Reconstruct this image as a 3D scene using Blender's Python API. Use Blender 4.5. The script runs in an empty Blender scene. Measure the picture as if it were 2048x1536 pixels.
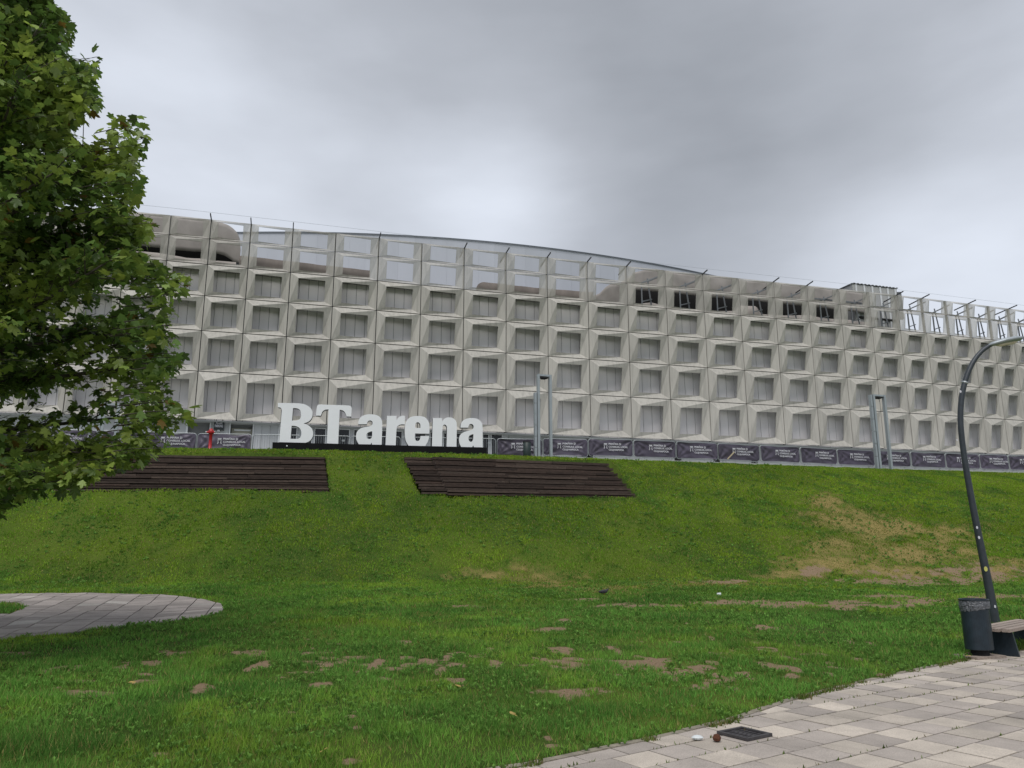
import bpy, math, random
import numpy as np
from mathutils import Vector, Matrix

random.seed(7)
rng = np.random.default_rng(11)
SC = bpy.context.scene
COL = SC.collection
R = math.radians

# ------------------------------------------------------------------ camera
EYE = 1.6
FPX = 1538.0
PITCH = R(12.05)
cam_data = bpy.data.cameras.new("camera")
cam_data.sensor_width = 36.0
cam_data.lens = FPX / 2048 * 36
cam_data.clip_end = 2000
cam_data.clip_start = 0.05
cam = bpy.data.objects.new("camera", cam_data)
cam.location = (0, 0, EYE)
cam.rotation_euler = (R(90) + PITCH, 0, 0)
COL.objects.link(cam)
SC.camera = cam

# ------------------------------------------------------------------ light
SUN_EL, SUN_AZ = R(58), R(190)          # high, behind the photographer
SC.view_settings.view_transform = 'Standard'
SC.view_settings.look = 'None'
SC.view_settings.gamma = 1
SC.view_settings.use_curve_mapping = False
SC.view_settings.exposure = 0.52

world = bpy.data.worlds.new("World")
SC.world = world
world.use_nodes = True
wn, wl = world.node_tree.nodes, world.node_tree.links
wn.clear()
w_out = wn.new('ShaderNodeOutputWorld')
w_bg = wn.new('ShaderNodeBackground')
w_bg.inputs['Strength'].default_value = 0.1
wl.new(w_bg.outputs[0], w_out.inputs[0])
sky = wn.new('ShaderNodeTexSky')
sky.sky_type = 'NISHITA'
sky.sun_disc = False
sky.sun_elevation = SUN_EL
sky.sun_rotation = SUN_AZ
tc = wn.new('ShaderNodeTexCoord')


def wmath(op, a, b=None, c=None):
    n = wn.new('ShaderNodeMath')
    n.operation = op
    for i, v in enumerate((a, b, c)):
        if v is None:
            continue
        if isinstance(v, (int, float)):
            n.inputs[i].default_value = v
        else:
            wl.new(v, n.inputs[i])
    return n.outputs[0]


def pix_dir(x, y):
    u, v = (x - 1024) / FPX, -(y - 768) / FPX
    c, s = math.cos(PITCH), math.sin(PITCH)
    return Vector((u, c - v * s, s + v * c))


def wnoise(scale, detail, rough, sz=2.2, seed=0.0):
    m = wn.new('ShaderNodeMapping')
    m.inputs['Scale'].default_value = (1, 1, sz)
    m.inputs['Location'].default_value = (seed, seed * .7, seed * .3)
    wl.new(tc.outputs['Generated'], m.inputs[0])
    n = wn.new('ShaderNodeTexNoise')
    n.inputs['Scale'].default_value = scale
    n.inputs['Detail'].default_value = detail
    n.inputs['Roughness'].default_value = rough
    wl.new(m.outputs[0], n.inputs['Vector'])
    return n.outputs['Fac']


def blob(px, py, k):
    d = pix_dir(px, py).normalized()
    vm = wn.new('ShaderNodeVectorMath')
    vm.operation = 'DOT_PRODUCT'
    wl.new(tc.outputs['Generated'], vm.inputs[0])
    vm.inputs[1].default_value = d
    return wmath('EXPONENT', wmath('MULTIPLY', wmath('SUBTRACT', vm.outputs['Value'], 1.0), k))


cl = wmath('MULTIPLY', wmath('SUBTRACT', wnoise(2.0, 4, .45, 1.9, 3.1), .5), .75)
cl = wmath('ADD', cl, wmath('MULTIPLY', wmath('SUBTRACT', wnoise(6.5, 4, .5, 2.8, 7.7), .5), .24))
cl = wmath('ADD', cl, .45)
for (bx, by, k, a) in [(1000, 400, 190, .34), (1000, 430, 60, .14), (1960, 500, 60, .42), (1650, 590, 60, .26), (430, 330, 22, .34), (60, 60, 18, .12),
                       (1180, 210, 34, -.17), (1720, 320, 50, -.17), (700, 60, 30, -.08), (1420, 430, 110, -.10), (800, 120, 50, -.05)]:
    cl = wmath('ADD', cl, wmath('MULTIPLY', blob(bx, by, k), a))
ramp = wn.new('ShaderNodeValToRGB')
wl.new(cl, ramp.inputs[0])
el = ramp.color_ramp.elements
el[0].position = 0.05
el[0].color = (1.95, 2.07, 2.27, 1)
el[1].position = 1.0
el[1].color = (5.8, 6.15, 6.8, 1)
e = ramp.color_ramp.elements.new(.5)
e.color = (3.42, 3.6, 3.95, 1)
for q in ramp.color_ramp.elements:      # ramp colours clamp at 1: scale back up below
    q.color = (q.color[0] / 10, q.color[1] / 10, q.color[2] / 10, 1)
sc10 = wn.new('ShaderNodeVectorMath')
sc10.operation = 'SCALE'
sc10.inputs['Scale'].default_value = 10
wl.new(ramp.outputs[0], sc10.inputs[0])
wmix = wn.new('ShaderNodeMixRGB')
wmix.inputs[0].default_value = .93
wl.new(sky.outputs[0], wmix.inputs[1])
wl.new(sc10.outputs[0], wmix.inputs[2])
wl.new(wmix.outputs[0], w_bg.inputs[0])

sun_d = bpy.data.lights.new("sun", 'SUN')
sun_d.energy = 1.5
sun_d.angle = R(42)
sun_d.color = (1.0, .965, .91)
sun = bpy.data.objects.new("sun", sun_d)
sun_dir = Vector((math.sin(SUN_AZ) * math.cos(SUN_EL), math.cos(SUN_AZ) * math.cos(SUN_EL), math.sin(SUN_EL)))
sun.rotation_euler = sun_dir.to_track_quat('Z', 'Y').to_euler()
sun.location = (0, -10, 40)
COL.objects.link(sun)


# ------------------------------------------------------------------ noise
def vnoise(x, y, seed=0):
    x = np.asarray(x, float)
    y = np.asarray(y, float)
    xi, yi = np.floor(x).astype(np.int64), np.floor(y).astype(np.int64)
    fx, fy = x - xi, y - yi
    fx, fy = fx * fx * (3 - 2 * fx), fy * fy * (3 - 2 * fy)

    def h(a, b):
        n = (a * 374761393 + b * 668265263 + seed * 2147483647) & 0xffffffff
        n = ((n ^ (n >> 13)) * 1274126177) & 0xffffffff
        return ((n ^ (n >> 16)) & 0xffff) / 65535.0
    return (h(xi, yi) * (1 - fx) + h(xi + 1, yi) * fx) * (1 - fy) + (h(xi, yi + 1) * (1 - fx) + h(xi + 1, yi + 1) * fx) * fy


def fbm(x, y, o=4, seed=0):
    s, a, t = 0, 1, 0
    for i in range(o):
        s = s + a * vnoise(x * 2 ** i, y * 2 ** i, seed + i)
        t += a
        a *= .5
    return s / t


# ------------------------------------------------------------------ ground shape
ZT = 6.2
CX = [-90, -18, -11.5, -1.3, 3, 11.7, 22, 32.6, 60, 120]
CY = [31, 35.4, 36.1, 38.1, 39.6, 42.2, 45.3, 48.0, 55, 70]


def crest(x):
    return np.interp(x, CX, CY)


def ground(x, y):
    x = np.asarray(x, float)
    y = np.asarray(y, float)
    u = np.clip((y - 9) / 18, 0, 1)
    low = .42 * u * u * (3 - 2 * u)
    yb = 27 + .6 * np.sin(x * .13)
    t = (y - yb) / (crest(x) - yb)
    f = (np.sqrt(t * t + .0036) - np.sqrt((t - 1) ** 2 + .0009) + 1) / 2
    z = low + (ZT - .42) * np.clip(f, 0, 1)
    amp = np.clip((y - 5) / 10, 0, 1) * np.clip((crest(x) + 1 - y) / 2, 0, 1)
    z = z + amp * (.10 * (fbm(x * .45, y * .45, 3, 5) - .5) + .05 * (fbm(x * 2, y * 2, 2, 9) - .5))
    return z


def g1(x, y):
    return float(ground(x, y))


# pixel of the photograph (2048 wide) -> place in the world
def ray_z(px, py, z):
    d = pix_dir(px, py)
    s = (z - EYE) / d.z
    return Vector((d.x * s, d.y * s, z))


def ray_y(px, py, y):
    d = pix_dir(px, py)
    s = y / d.y
    return Vector((d.x * s, y, EYE + d.z * s))


def ray_g(px, py):
    d = pix_dir(px, py)
    s = 3.0
    while s < 90:
        if EYE + d.z * s < g1(d.x * s, d.y * s):
            break
        s += .1
    a, b = s - .1, s
    for _ in range(14):
        m = (a + b) / 2
        if EYE + d.z * m < g1(d.x * m, d.y * m):
            b = m
        else:
            a = m
    return Vector((d.x * b, d.y * b, EYE + d.z * b))


def project(p):
    c, s = math.cos(PITCH), math.sin(PITCH)
    z = p[2] - EYE
    d = p[1] * c + z * s
    return 1024 + FPX * p[0] / d, 768 - FPX * (-p[1] * s + z * c) / d


# ------------------------------------------------------------------ object helpers
WORLDLOC = {}


class MB:
    def __init__(s):
        s.v, s.f = [], []

    def add(s, vs, fs):
        n = len(s.v)
        s.v += [tuple(v) for v in vs]
        s.f += [tuple(i + n for i in f) for f in fs]

    def box(s, c, size, rz=0.0, M=None):
        hx, hy, hz = size[0] / 2, size[1] / 2, size[2] / 2
        ca, sa = math.cos(rz), math.sin(rz)
        vs = []
        for dz in (-hz, hz):
            for dx, dy in ((-hx, -hy), (hx, -hy), (hx, hy), (-hx, hy)):
                p = Vector((dx * ca - dy * sa, dx * sa + dy * ca, dz))
                if M is not None:
                    p = M @ p
                vs.append(p + Vector(c))
        s.add(vs, [(0, 3, 2, 1), (4, 5, 6, 7), (0, 1, 5, 4), (1, 2, 6, 5), (2, 3, 7, 6), (3, 0, 4, 7)])

    def beam(s, a, b, w, h, up=Vector((0, 0, 1))):
        a, b = Vector(a), Vector(b)
        d = (b - a).normalized()
        sd = d.cross(up)
        if sd.length < 1e-3:
            sd = d.cross(Vector((0, 1, 0)))
        sd.normalize()
        u = sd.cross(d)
        vs = []
        for p in (a, b):
            for i, j in ((-1, -1), (1, -1), (1, 1), (-1, 1)):
                vs.append(p + sd * (i * w / 2) + u * (j * h / 2))
        s.add(vs, [(0, 1, 2, 3), (7, 6, 5, 4), (0, 4, 5, 1), (1, 5, 6, 2), (2, 6, 7, 3), (3, 7, 4, 0)])

    def tube(s, pts, rad, n=8, cap=True):
        pts = [Vector(p) for p in pts]
        rads = rad if isinstance(rad, (list, tuple)) else [rad] * len(pts)
        rings = []
        ref = None
        for i, p in enumerate(pts):
            d = (pts[min(i + 1, len(pts) - 1)] - pts[max(i - 1, 0)]).normalized()
            if ref is None:
                ref = d.cross(Vector((0, 0, 1)))
                if ref.length < .1:
                    ref = d.cross(Vector((0, 1, 0)))
            ref = (ref - d * ref.dot(d)).normalized()
            o = d.cross(ref)
            rings.append([p + (ref * math.cos(2 * math.pi * k / n) + o * math.sin(2 * math.pi * k / n)) * rads[i] for k in range(n)])
        fs = []
        for i in range(len(pts) - 1):
            for k in range(n):
                a, b = i * n + k, i * n + (k + 1) % n
                fs.append((a, b, b + n, a + n))
        if cap:
            fs.append(tuple(range(n - 1, -1, -1)))
            fs.append(tuple((len(pts) - 1) * n + k for k in range(n)))
        s.add([v for r in rings for v in r], fs)

    def lathe(s, prof, n=20, c=(0, 0, 0), sx=1, sy=1):
        vs, fs = [], []
        for r, z in prof:
            for k in range(n):
                a = 2 * math.pi * k / n
                vs.append((c[0] + r * sx * math.cos(a), c[1] + r * sy * math.sin(a), c[2] + z))
        for i in range(len(prof) - 1):
            for k in range(n):
                a, b = i * n + k, i * n + (k + 1) % n
                fs.append((a, b, b + n, a + n))
        fs.append(tuple(range(n - 1, -1, -1)))
        fs.append(tuple((len(prof) - 1) * n + k for k in range(n)))
        s.add(vs, fs)

    def prism(s, poly, z0, z1):
        """poly: list of (x, y) counter-clockwise"""
        n = len(poly)
        vs = [(x, y, z0) for x, y in poly] + [(x, y, z1) for x, y in poly]
        fs = [tuple(range(n - 1, -1, -1)), tuple(range(n, 2 * n))]
        fs += [(i, (i + 1) % n, (i + 1) % n + n, i + n) for i in range(n)]
        s.add(vs, fs)


def link(o, parent, wloc):
    COL.objects.link(o)
    if parent is not None:
        o.parent = parent
        o.location = Vector(wloc) - WORLDLOC[parent.name]
    else:
        o.location = wloc
    WORLDLOC[o.name] = Vector(wloc)


def mk(name, mb, mat, parent=None, org=None, smooth=False, local=False):
    """one mesh object; vertices of mb are world coordinates unless local"""
    me = bpy.data.meshes.new(name)
    if org is None:
        if local:
            org = (0, 0, 0)
        elif parent is not None:
            org = WORLDLOC[parent.name]
        else:
            a = np.array(mb.v)
            org = ((a[:, 0].min() + a[:, 0].max()) / 2, (a[:, 1].min() + a[:, 1].max()) / 2, a[:, 2].min())
    ox, oy, oz = org
    vs = mb.v if local else [(x - ox, y - oy, z - oz) for x, y, z in mb.v]
    me.from_pydata(vs, [], mb.f)
    me.materials.append(mat)
    if smooth:
        me.polygons.foreach_set('use_smooth', [True] * len(me.polygons))
    me.update()
    o = bpy.data.objects.new(name, me)
    if local and parent is not None:
        COL.objects.link(o)
        o.parent = parent
        WORLDLOC[o.name] = WORLDLOC[parent.name].copy()
    else:
        link(o, parent, org)
    return o


def tag(o, label=None, cat=None, group=None, kind=None):
    if label:
        o['label'] = label
    if cat:
        o['category'] = cat
    if group:
        o['group'] = group
    if kind:
        o['kind'] = kind
    return o


def thing(name, label, cat, loc, rz=0.0, group=None):
    o = bpy.data.objects.new(name, None)
    o.empty_display_size = .3
    COL.objects.link(o)
    o.location = loc
    o.rotation_euler = (0, 0, rz)
    WORLDLOC[o.name] = Vector(loc)
    return tag(o, label, cat, group)


def copy_tree(o, parent=None):
    c = o.copy()
    COL.objects.link(c)
    if parent is not None:
        c.parent = parent
    for ch in list(o.children):
        copy_tree(ch, c)
    return c


# ------------------------------------------------------------------ materials
def new_mat(name):
    m = bpy.data.materials.new(name)
    m.use_nodes = True
    nt = m.node_tree
    return m, nt.nodes, nt.links, nt.nodes['Principled BSDF']


def N(nodes, typ, **kw):
    n = nodes.new(typ)
    for k, v in kw.items():
        if k in n.inputs.keys():
            n.inputs[k].default_value = v
        else:
            setattr(n, k, v)
    return n


def pmat(name, c, rough=.6, metal=0.0, var=.15, scale=6.0, bump=0.0, bscale=40.0, c2=None, detail=5, rnd=0.0, spec=.5, stretch=(1, 1, 1), world=True):
    """principled with noise-mottled colour, per-object variation and fine relief"""
    m, nd, lk, b = new_mat(name)
    tcn = nd.new('ShaderNodeTexCoord')
    mp = nd.new('ShaderNodeMapping')
    mp.inputs['Scale'].default_value = stretch
    if world:
        ge = nd.new('ShaderNodeNewGeometry')
        lk.new(ge.outputs['Position'], mp.inputs[0])
    else:
        lk.new(tcn.outputs['Object'], mp.inputs[0])
    nz = N(nd, 'ShaderNodeTexNoise', Scale=scale, Detail=detail, Roughness=.6)
    lk.new(mp.outputs[0], nz.inputs['Vector'])
    if c2 is None:
        c2 = tuple(x * (1 - var) for x in c[:3])
        c = tuple(min(1, x * (1 + var)) for x in c[:3])
    mx = nd.new('ShaderNodeMixRGB')
    mx.inputs[1].default_value = (*c[:3], 1)
    mx.inputs[2].default_value = (*c2[:3], 1)
    rp = nd.new('ShaderNodeMapRange')
    rp.inputs[1].default_value = .3
    rp.inputs[2].default_value = .7
    lk.new(nz.outputs['Fac'], rp.inputs[0])
    lk.new(rp.outputs[0], mx.inputs[0])
    col = mx.outputs[0]
    if rnd:
        oi = nd.new('ShaderNodeObjectInfo')
        mr = nd.new('ShaderNodeMapRange')
        mr.inputs[3].default_value = 1 - rnd
        mr.inputs[4].default_value = 1 + rnd
        lk.new(oi.outputs['Random'], mr.inputs[0])
        vm = nd.new('ShaderNodeVectorMath')
        vm.operation = 'SCALE'
        lk.new(col, vm.inputs[0])
        lk.new(mr.outputs[0], vm.inputs['Scale'])
        col = vm.outputs[0]
    lk.new(col, b.inputs['Base Color'])
    b.inputs['Roughness'].default_value = rough
    b.inputs['Metallic'].default_value = metal
    b.inputs['Specular IOR Level'].default_value = spec
    if bump:
        n2 = N(nd, 'ShaderNodeTexNoise', Scale=bscale, Detail=4)
        lk.new(mp.outputs[0], n2.inputs['Vector'])
        bp = nd.new('ShaderNodeBump')
        bp.inputs['Strength'].default_value = bump
        bp.inputs['Distance'].default_value = .02
        lk.new(n2.outputs['Fac'], bp.inputs['Height'])
        lk.new(bp.outputs[0], b.inputs['Normal'])
    return m


def leaf_like(name, attr, trans=.35, rough=.5, spec=.12):
    """two-sided foliage: colour from an attribute, part of the light passes through"""
    m, nd, lk, b = new_mat(name)
    at = nd.new('ShaderNodeAttribute')
    at.attribute_name = attr
    lk.new(at.outputs['Color'], b.inputs['Base Color'])
    b.inputs['Roughness'].default_value = rough
    b.inputs['Specular IOR Level'].default_value = spec
    tr = nd.new('ShaderNodeBsdfTranslucent')
    lk.new(at.outputs['Color'], tr.inputs[0])
    mx = nd.new('ShaderNodeMixShader')
    mx.inputs[0].default_value = trans
    lk.new(b.outputs[0], mx.inputs[1])
    lk.new(tr.outputs[0], mx.inputs[2])
    lk.new(mx.outputs[0], nd['Material Output'].inputs[0])
    return m


def panel_mat(name, see=0.0):
    m = pmat(name, (.455, .438, .402), .62, 0, .06, .35, .05, 60, rnd=.06)
    nd, lk = m.node_tree.nodes, m.node_tree.links
    b = nd['Principled BSDF']
    # rain streaks: noise stretched along z
    ge = nd.new('ShaderNodeNewGeometry')
    mp = nd.new('ShaderNodeMapping')
    mp.inputs['Scale'].default_value = (5, 5, .35)
    lk.new(ge.outputs['Position'], mp.inputs[0])
    nz = N(nd, 'ShaderNodeTexNoise', Scale=1.0, Detail=4, Roughness=.65)
    lk.new(mp.outputs[0], nz.inputs['Vector'])
    mr = nd.new('ShaderNodeMapRange')
    mr.inputs[1].default_value = .45
    mr.inputs[2].default_value = .78
    mr.inputs[3].default_value = 1.0
    mr.inputs[4].default_value = .68
    lk.new(nz.outputs['Fac'], mr.inputs[0])
    src = b.inputs['Base Color'].links[0].from_socket
    vm = nd.new('ShaderNodeVectorMath')
    vm.operation = 'SCALE'
    lk.new(src, vm.inputs[0])
    lk.new(mr.outputs[0], vm.inputs['Scale'])
    lk.new(vm.outputs[0], b.inputs['Base Color'])
    if see:
        tr = nd.new('ShaderNodeBsdfTransparent')
        mx = nd.new('ShaderNodeMixShader')
        mx.inputs[0].default_value = see
        lk.new(b.outputs[0], mx.inputs[1])
        lk.new(tr.outputs[0], mx.inputs[2])
        lk.new(mx.outputs[0], nd['Material Output'].inputs[0])
    return m


M = {}
M['panel'] = panel_mat('folded_panel')
M['mesh_panel'] = panel_mat('perforated_panel', .30)
M['strip'] = pmat('polycarbonate_strip', (.90, .87, .89), .5, 0, .04, .6, 0, 40, rnd=.05, stretch=(3, 3, .3))
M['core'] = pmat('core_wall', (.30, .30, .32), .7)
M['dark_joint'] = pmat('dark_joint', (.035, .037, .04), .7)
M['steel'] = pmat('galvanised_steel', (.22, .235, .25), .45, .5, .12, 4)
M['dark_steel'] = pmat('dark_steel', (.045, .048, .055), .5, .3, .2, 4)
M['roof'] = pmat('silver_sheet', (.52, .55, .62), .65, 0, .05, .5, rnd=.04, stretch=(1, 1, .2))
M['roof_trim'] = pmat('roof_trim', (.16, .18, .21), .5, .2)
M['fabric'] = pmat('membrane', (.32, .295, .28), .85, 0, .14, .9, .5, 2.0, stretch=(1, 1, .6))
M['fabric_pale'] = pmat('membrane_pale', (.44, .40, .375), .85, 0, .12, .9, .4, 2.0)
M['brown'] = pmat('brown_parapet', (.19, .165, .15), .8, 0, .22, 1.2, .3, 8, stretch=(1, 1, .4))
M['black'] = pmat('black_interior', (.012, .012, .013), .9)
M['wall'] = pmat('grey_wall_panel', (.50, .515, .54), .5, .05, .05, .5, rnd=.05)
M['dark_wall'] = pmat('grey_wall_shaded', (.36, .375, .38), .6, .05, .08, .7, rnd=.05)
M['white_trim'] = pmat('white_trim', (.72, .74, .77), .4, 0, .05)
M['olive'] = pmat('olive_door', (.36, .35, .29), .45, .2, .1)
M['garage'] = pmat('garage_shutter', (.17, .175, .18), .6, 0, .1)
M['glass'] = pmat('dark_glass', (.012, .013, .016), .08, 0, .3, 2)
M['white_paint'] = pmat('white_letter_face', (.87, .89, .93), .4, 0, .02, 1.0)
M['letter_side'] = pmat('dark_letter_side', (.03, .04, .048), .5)
M['black_plinth'] = pmat('black_plinth', (.006, .006, .007), .6, 0, .3, 3, spec=.15)
M['zinc'] = pmat('zinc_tube', (.42, .45, .47), .4, .6, .1, 8)
M['banner'] = pmat('purple_banner', (.085, .072, .108), .40, 0, .22, 2.5, .3, 5, rnd=.2, spec=.5)
M['print'] = pmat('white_print', (.62, .62, .68), .7, 0, .05)
M['red'] = pmat('red_paint', (.42, .015, .02), .35, 0, .12, 8)
M['lamp_metal'] = pmat('pale_lamp_metal', (.38, .42, .45), .4, .3, .06, 2)
M['post'] = pmat('blue_grey_post', (.044, .053, .064), .42, .2, .18, 9, .1, 60)
M['bin'] = pmat('bin_steel', (.018, .03, .042), .42, .2, .3, 7, .12, 50)
M['bin_green'] = pmat('dark_green_bin', (.02, .035, .035), .5, 0, .2, 7)
M['bag'] = pmat('bin_bag', (.17, .18, .20), .25, 0, .5, 14, .8, 25, c2=(.05, .055, .065), stretch=(1, 1, 2.5))
M['slat'] = pmat('weathered_slat', (.34, .28, .24), .8, 0, .3, 9, .5, 60, rnd=.15, stretch=(1, 6, 6))
M['plank'] = pmat('dark_sleeper', (.080, .053, .041), .9, 0, .4, 4, .8, 18, c2=(.026, .017, .014), rnd=.35, stretch=(.7, 4, 9))
M['plank_pale'] = pmat('worn_sleeper', (.115, .083, .066), .9, 0, .4, 4, .8, 18, c2=(.04, .028, .023), rnd=.3, stretch=(.7, 4, 9))
M['kerb'] = pmat('kerb_stone', (.27, .24, .19), .9, 0, .25, 7, .6, 70)
M['grate'] = pmat('cast_iron', (.075, .07, .075), .6, .3, .3, 12, .3, 80)
M['lens'] = pmat('lamp_lens', (.72, .66, .52), .25, 0, .05)
M['bark'] = pmat('bark', (.11, .095, .075), .9, 0, .35, 8, .9, 30, c2=(.045, .038, .03))
M['feather'] = pmat('dark_feather', (.03, .03, .038), .6, 0, .3, 30)
M['paper'] = pmat('litter_white', (.62, .66, .68), .6, 0, .1, 30)
M['wood'] = pmat('pale_batten', (.50, .42, .28), .7, 0, .15, 12)
M['yellow'] = pmat('yellow_sticker', (.62, .6, .16), .6)
M['leaf_litter'] = pmat('fallen_leaf', (.38, .27, .08), .7, 0, .3, 30)
M['cone'] = pmat('brown_husk', (.10, .035, .015), .85, 0, .4, 60, .8, 90)
M['plaza'] = pmat('plaza_concrete', (.46, .48, .46), .8, 0, .1, 1.5, .2, 30)
M['penthouse'] = pmat('mesh_cladding', (.42, .425, .43), .7, 0, .08, 1.0, .3, 12)
M['corrugated'] = pmat('corrugated_edge', (.17, .175, .18), .5, .3)


def tile_mat(name, c, c2, moss=.5):
    m, nd, lk, b = new_mat(name)
    ge = nd.new('ShaderNodeNewGeometry')
    oi = nd.new('ShaderNodeObjectInfo')
    nz = N(nd, 'ShaderNodeTexNoise', Scale=95, Detail=3, Roughness=.75)
    lk.new(ge.outputs['Position'], nz.inputs['Vector'])
    mr = nd.new('ShaderNodeMapRange')
    mr.inputs[1].default_value = .38
    mr.inputs[2].default_value = .62
    lk.new(nz.outputs['Fac'], mr.inputs[0])
    mx = nd.new('ShaderNodeMixRGB')
    mx.inputs[1].default_value = (*c2, 1)
    mx.inputs[2].default_value = (*c, 1)
    lk.new(mr.outputs[0], mx.inputs[0])
    st = N(nd, 'ShaderNodeTexNoise', Scale=1.6, Detail=5, Roughness=.7)
    lk.new(ge.outputs['Position'], st.inputs['Vector'])
    m2 = nd.new('ShaderNodeMapRange')
    m2.inputs[1].default_value = .35
    m2.inputs[2].default_value = .7
    m2.inputs[3].default_value = 1.08
    m2.inputs[4].default_value = .74
    lk.new(st.outputs['Fac'], m2.inputs[0])
    r2 = nd.new('ShaderNodeMapRange')
    r2.inputs[3].default_value = .82
    r2.inputs[4].default_value = 1.15
    lk.new(oi.outputs['Random'], r2.inputs[0])
    mu = nd.new('ShaderNodeMath')
    mu.operation = 'MULTIPLY'
    lk.new(m2.outputs[0], mu.inputs[0])
    lk.new(r2.outputs[0], mu.inputs[1])
    vm = nd.new('ShaderNodeVectorMath')
    vm.operation = 'SCALE'
    lk.new(mx.outputs[0], vm.inputs[0])
    lk.new(mu.outputs[0], vm.inputs['Scale'])
    lk.new(vm.outputs[0], b.inputs['Base Color'])
    b.inputs['Roughness'].default_value = .85
    bp = nd.new('ShaderNodeBump')
    bp.inputs['Strength'].default_value = .5
    bp.inputs['Distance'].default_value = .004
    lk.new(nz.outputs['Fac'], bp.inputs['Height'])
    lk.new(bp.outputs[0], b.inputs['Normal'])
    return m


M['tile_light'] = tile_mat('pale_aggregate_tile', (.58, .515, .44), (.42, .37, .32))
M['tile_dark'] = tile_mat('grey_aggregate_tile', (.48, .425, .38), (.34, .30, .27))
M['path_tile'] = tile_mat('path_tile', (.40, .35, .32), (.31, .275, .255))
M['path_tile_pale'] = tile_mat('path_tile_pale', (.50, .46, .42), (.40, .37, .34))
M['joint_soil'] = pmat('joint_soil', (.10, .085, .055), .95, 0, .4, 14, .5, 60, c2=(.045, .06, .02))

# ------------------------------------------------------------------ polygons of the paved places
PAVE = [(-9.0, 2.2), (-5, 3.6), (-2.4, 4.75), (0.1, 6.19), (1.08, 6.93), (2.04, 7.70), (2.81, 8.53), (3.23, 8.96), (4.67, 10.22), (6.3, 11.52),
        (7.9, 12.75), (10.0, 14.0), (13.0, 15.4), (18.0, 17.0), (22, 17.5), (22, -5), (-9, -5)]
PATH_PX = [(447, 1217), (440, 1207), (400, 1198), (350, 1192), (300, 1189.5), (220, 1187.5), (150, 1187), (75, 1187.5), (0, 1188.5)]
PATH_PX2 = [(-60, 1291), (0, 1281), (100, 1270), (180, 1261), (250, 1252), (320, 1244), (390, 1236), (425, 1230), (444, 1224)]
path_poly = [ray_g(*p) for p in PATH_PX]
path_poly += [Vector((-19, 25.4, 0)), Vector((-23, 23, 0)), Vector((-24, 17, 0)), Vector((-20, 12, 0)), Vector((-14, 10.6, 0))]
path_poly += [ray_g(*p) for p in PATH_PX2]
PATH = [(p.x, p.y) for p in path_poly]
isl = [ray_g(-60, 1203), ray_g(0, 1206), ray_g(35, 1209), ray_g(58, 1214), ray_g(42, 1221), ray_g(0, 1229), ray_g(-60, 1238)]
ISLAND = [(p.x, p.y) for p in isl]
ISLAND += [(-17.5, 16.0), (-19.5, 18.5), (-19, 20.8)]
if sum(PATH[i - 1][0] * PATH[i][1] - PATH[i][0] * PATH[i - 1][1] for i in range(len(PATH))) < 0:
    PATH.reverse()


def area2(P):
    return sum(P[i - 1][0] * P[i][1] - P[i][0] * P[i - 1][1] for i in range(len(P)))


if area2(ISLAND) < 0:
    ISLAND.reverse()
if area2(PAVE) < 0:
    PAVE.reverse()


def inside(P, x, y):
    x = np.asarray(x)
    y = np.asarray(y)
    r = np.zeros(x.shape, bool)
    for i in range(len(P)):
        x0, y0 = P[i - 1]
        x1, y1 = P[i]
        c = (y0 > y) != (y1 > y)
        if y1 != y0:
            r ^= c & (x < (x1 - x0) * (y - y0) / (y1 - y0) + x0)
    return r


def clip_poly(subj, clip):
    out = list(subj)
    for i in range(len(clip)):
        a, b = clip[i - 1], clip[i]
        inp, out = out, []
        if not inp:
            return []

        def sd(p):
            return (b[0] - a[0]) * (p[1] - a[1]) - (b[1] - a[1]) * (p[0] - a[0])
        for k in range(len(inp)):
            p, q = inp[k - 1], inp[k]
            sp, sq = sd(p), sd(q)
            if (sp >= 0) != (sq >= 0):
                t = sp / (sp - sq)
                out.append((p[0] + (q[0] - p[0]) * t, p[1] + (q[1] - p[1]) * t))
            if sq >= 0:
                out.append(q)
    return out


# ------------------------------------------------------------------ where the lawn is worn
SOIL = [(350, 1307, 42, 5), (255, 1326, 22, 5), (160, 1363, 26, 4), (172, 1386, 48, 6), (290, 1348, 22, 3), (310, 1369, 14, 4),
        (405, 1374, 20, 9), (515, 1306, 24, 6), (640, 1371, 30, 8), (770, 1356, 11, 4), (900, 1328, 36, 6), (962, 1312, 20, 5),
        (990, 1326, 14, 9), (1100, 1260, 30, 4), (1130, 1241, 12, 4), (1240, 1304, 18, 5), (1300, 1328, 45, 10), (1370, 1345, 75, 14),
        (1440, 1362, 60, 12), (1500, 1358, 22, 9), (1142, 1384, 54, 8), (1120, 1328, 55, 7), (1530, 1255, 28, 3), (1580, 1352, 20, 6),
        (1225, 1210, 45, 3), (1310, 1211, 60, 3), (1460, 1207, 70, 5), (1560, 1208, 90, 6), (1680, 1206, 60, 6), (1760, 1195, 60, 5),
        (1850, 1200, 90, 5), (1790, 1212, 80, 5), (2000, 1194, 90, 6), (30, 1306, 30, 2.5), (935, 1214, 26, 2),
        (620, 1325, 60, 3), (680, 1322, 14, 8), (600, 1345, 40, 2), (560, 1355, 22, 3), (745, 1330, 30, 3), (785, 1337, 35, 4), (820, 1331, 18, 5), (655, 1315, 20, 4),
        (1150, 1200, 40, 1.5), (1800, 1167, 150, 7), (1970, 1158, 90, 12), (1450, 1164, 60, 3.5), (1900, 1140, 40, 12), (1630, 1145, 30, 9)]
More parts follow.
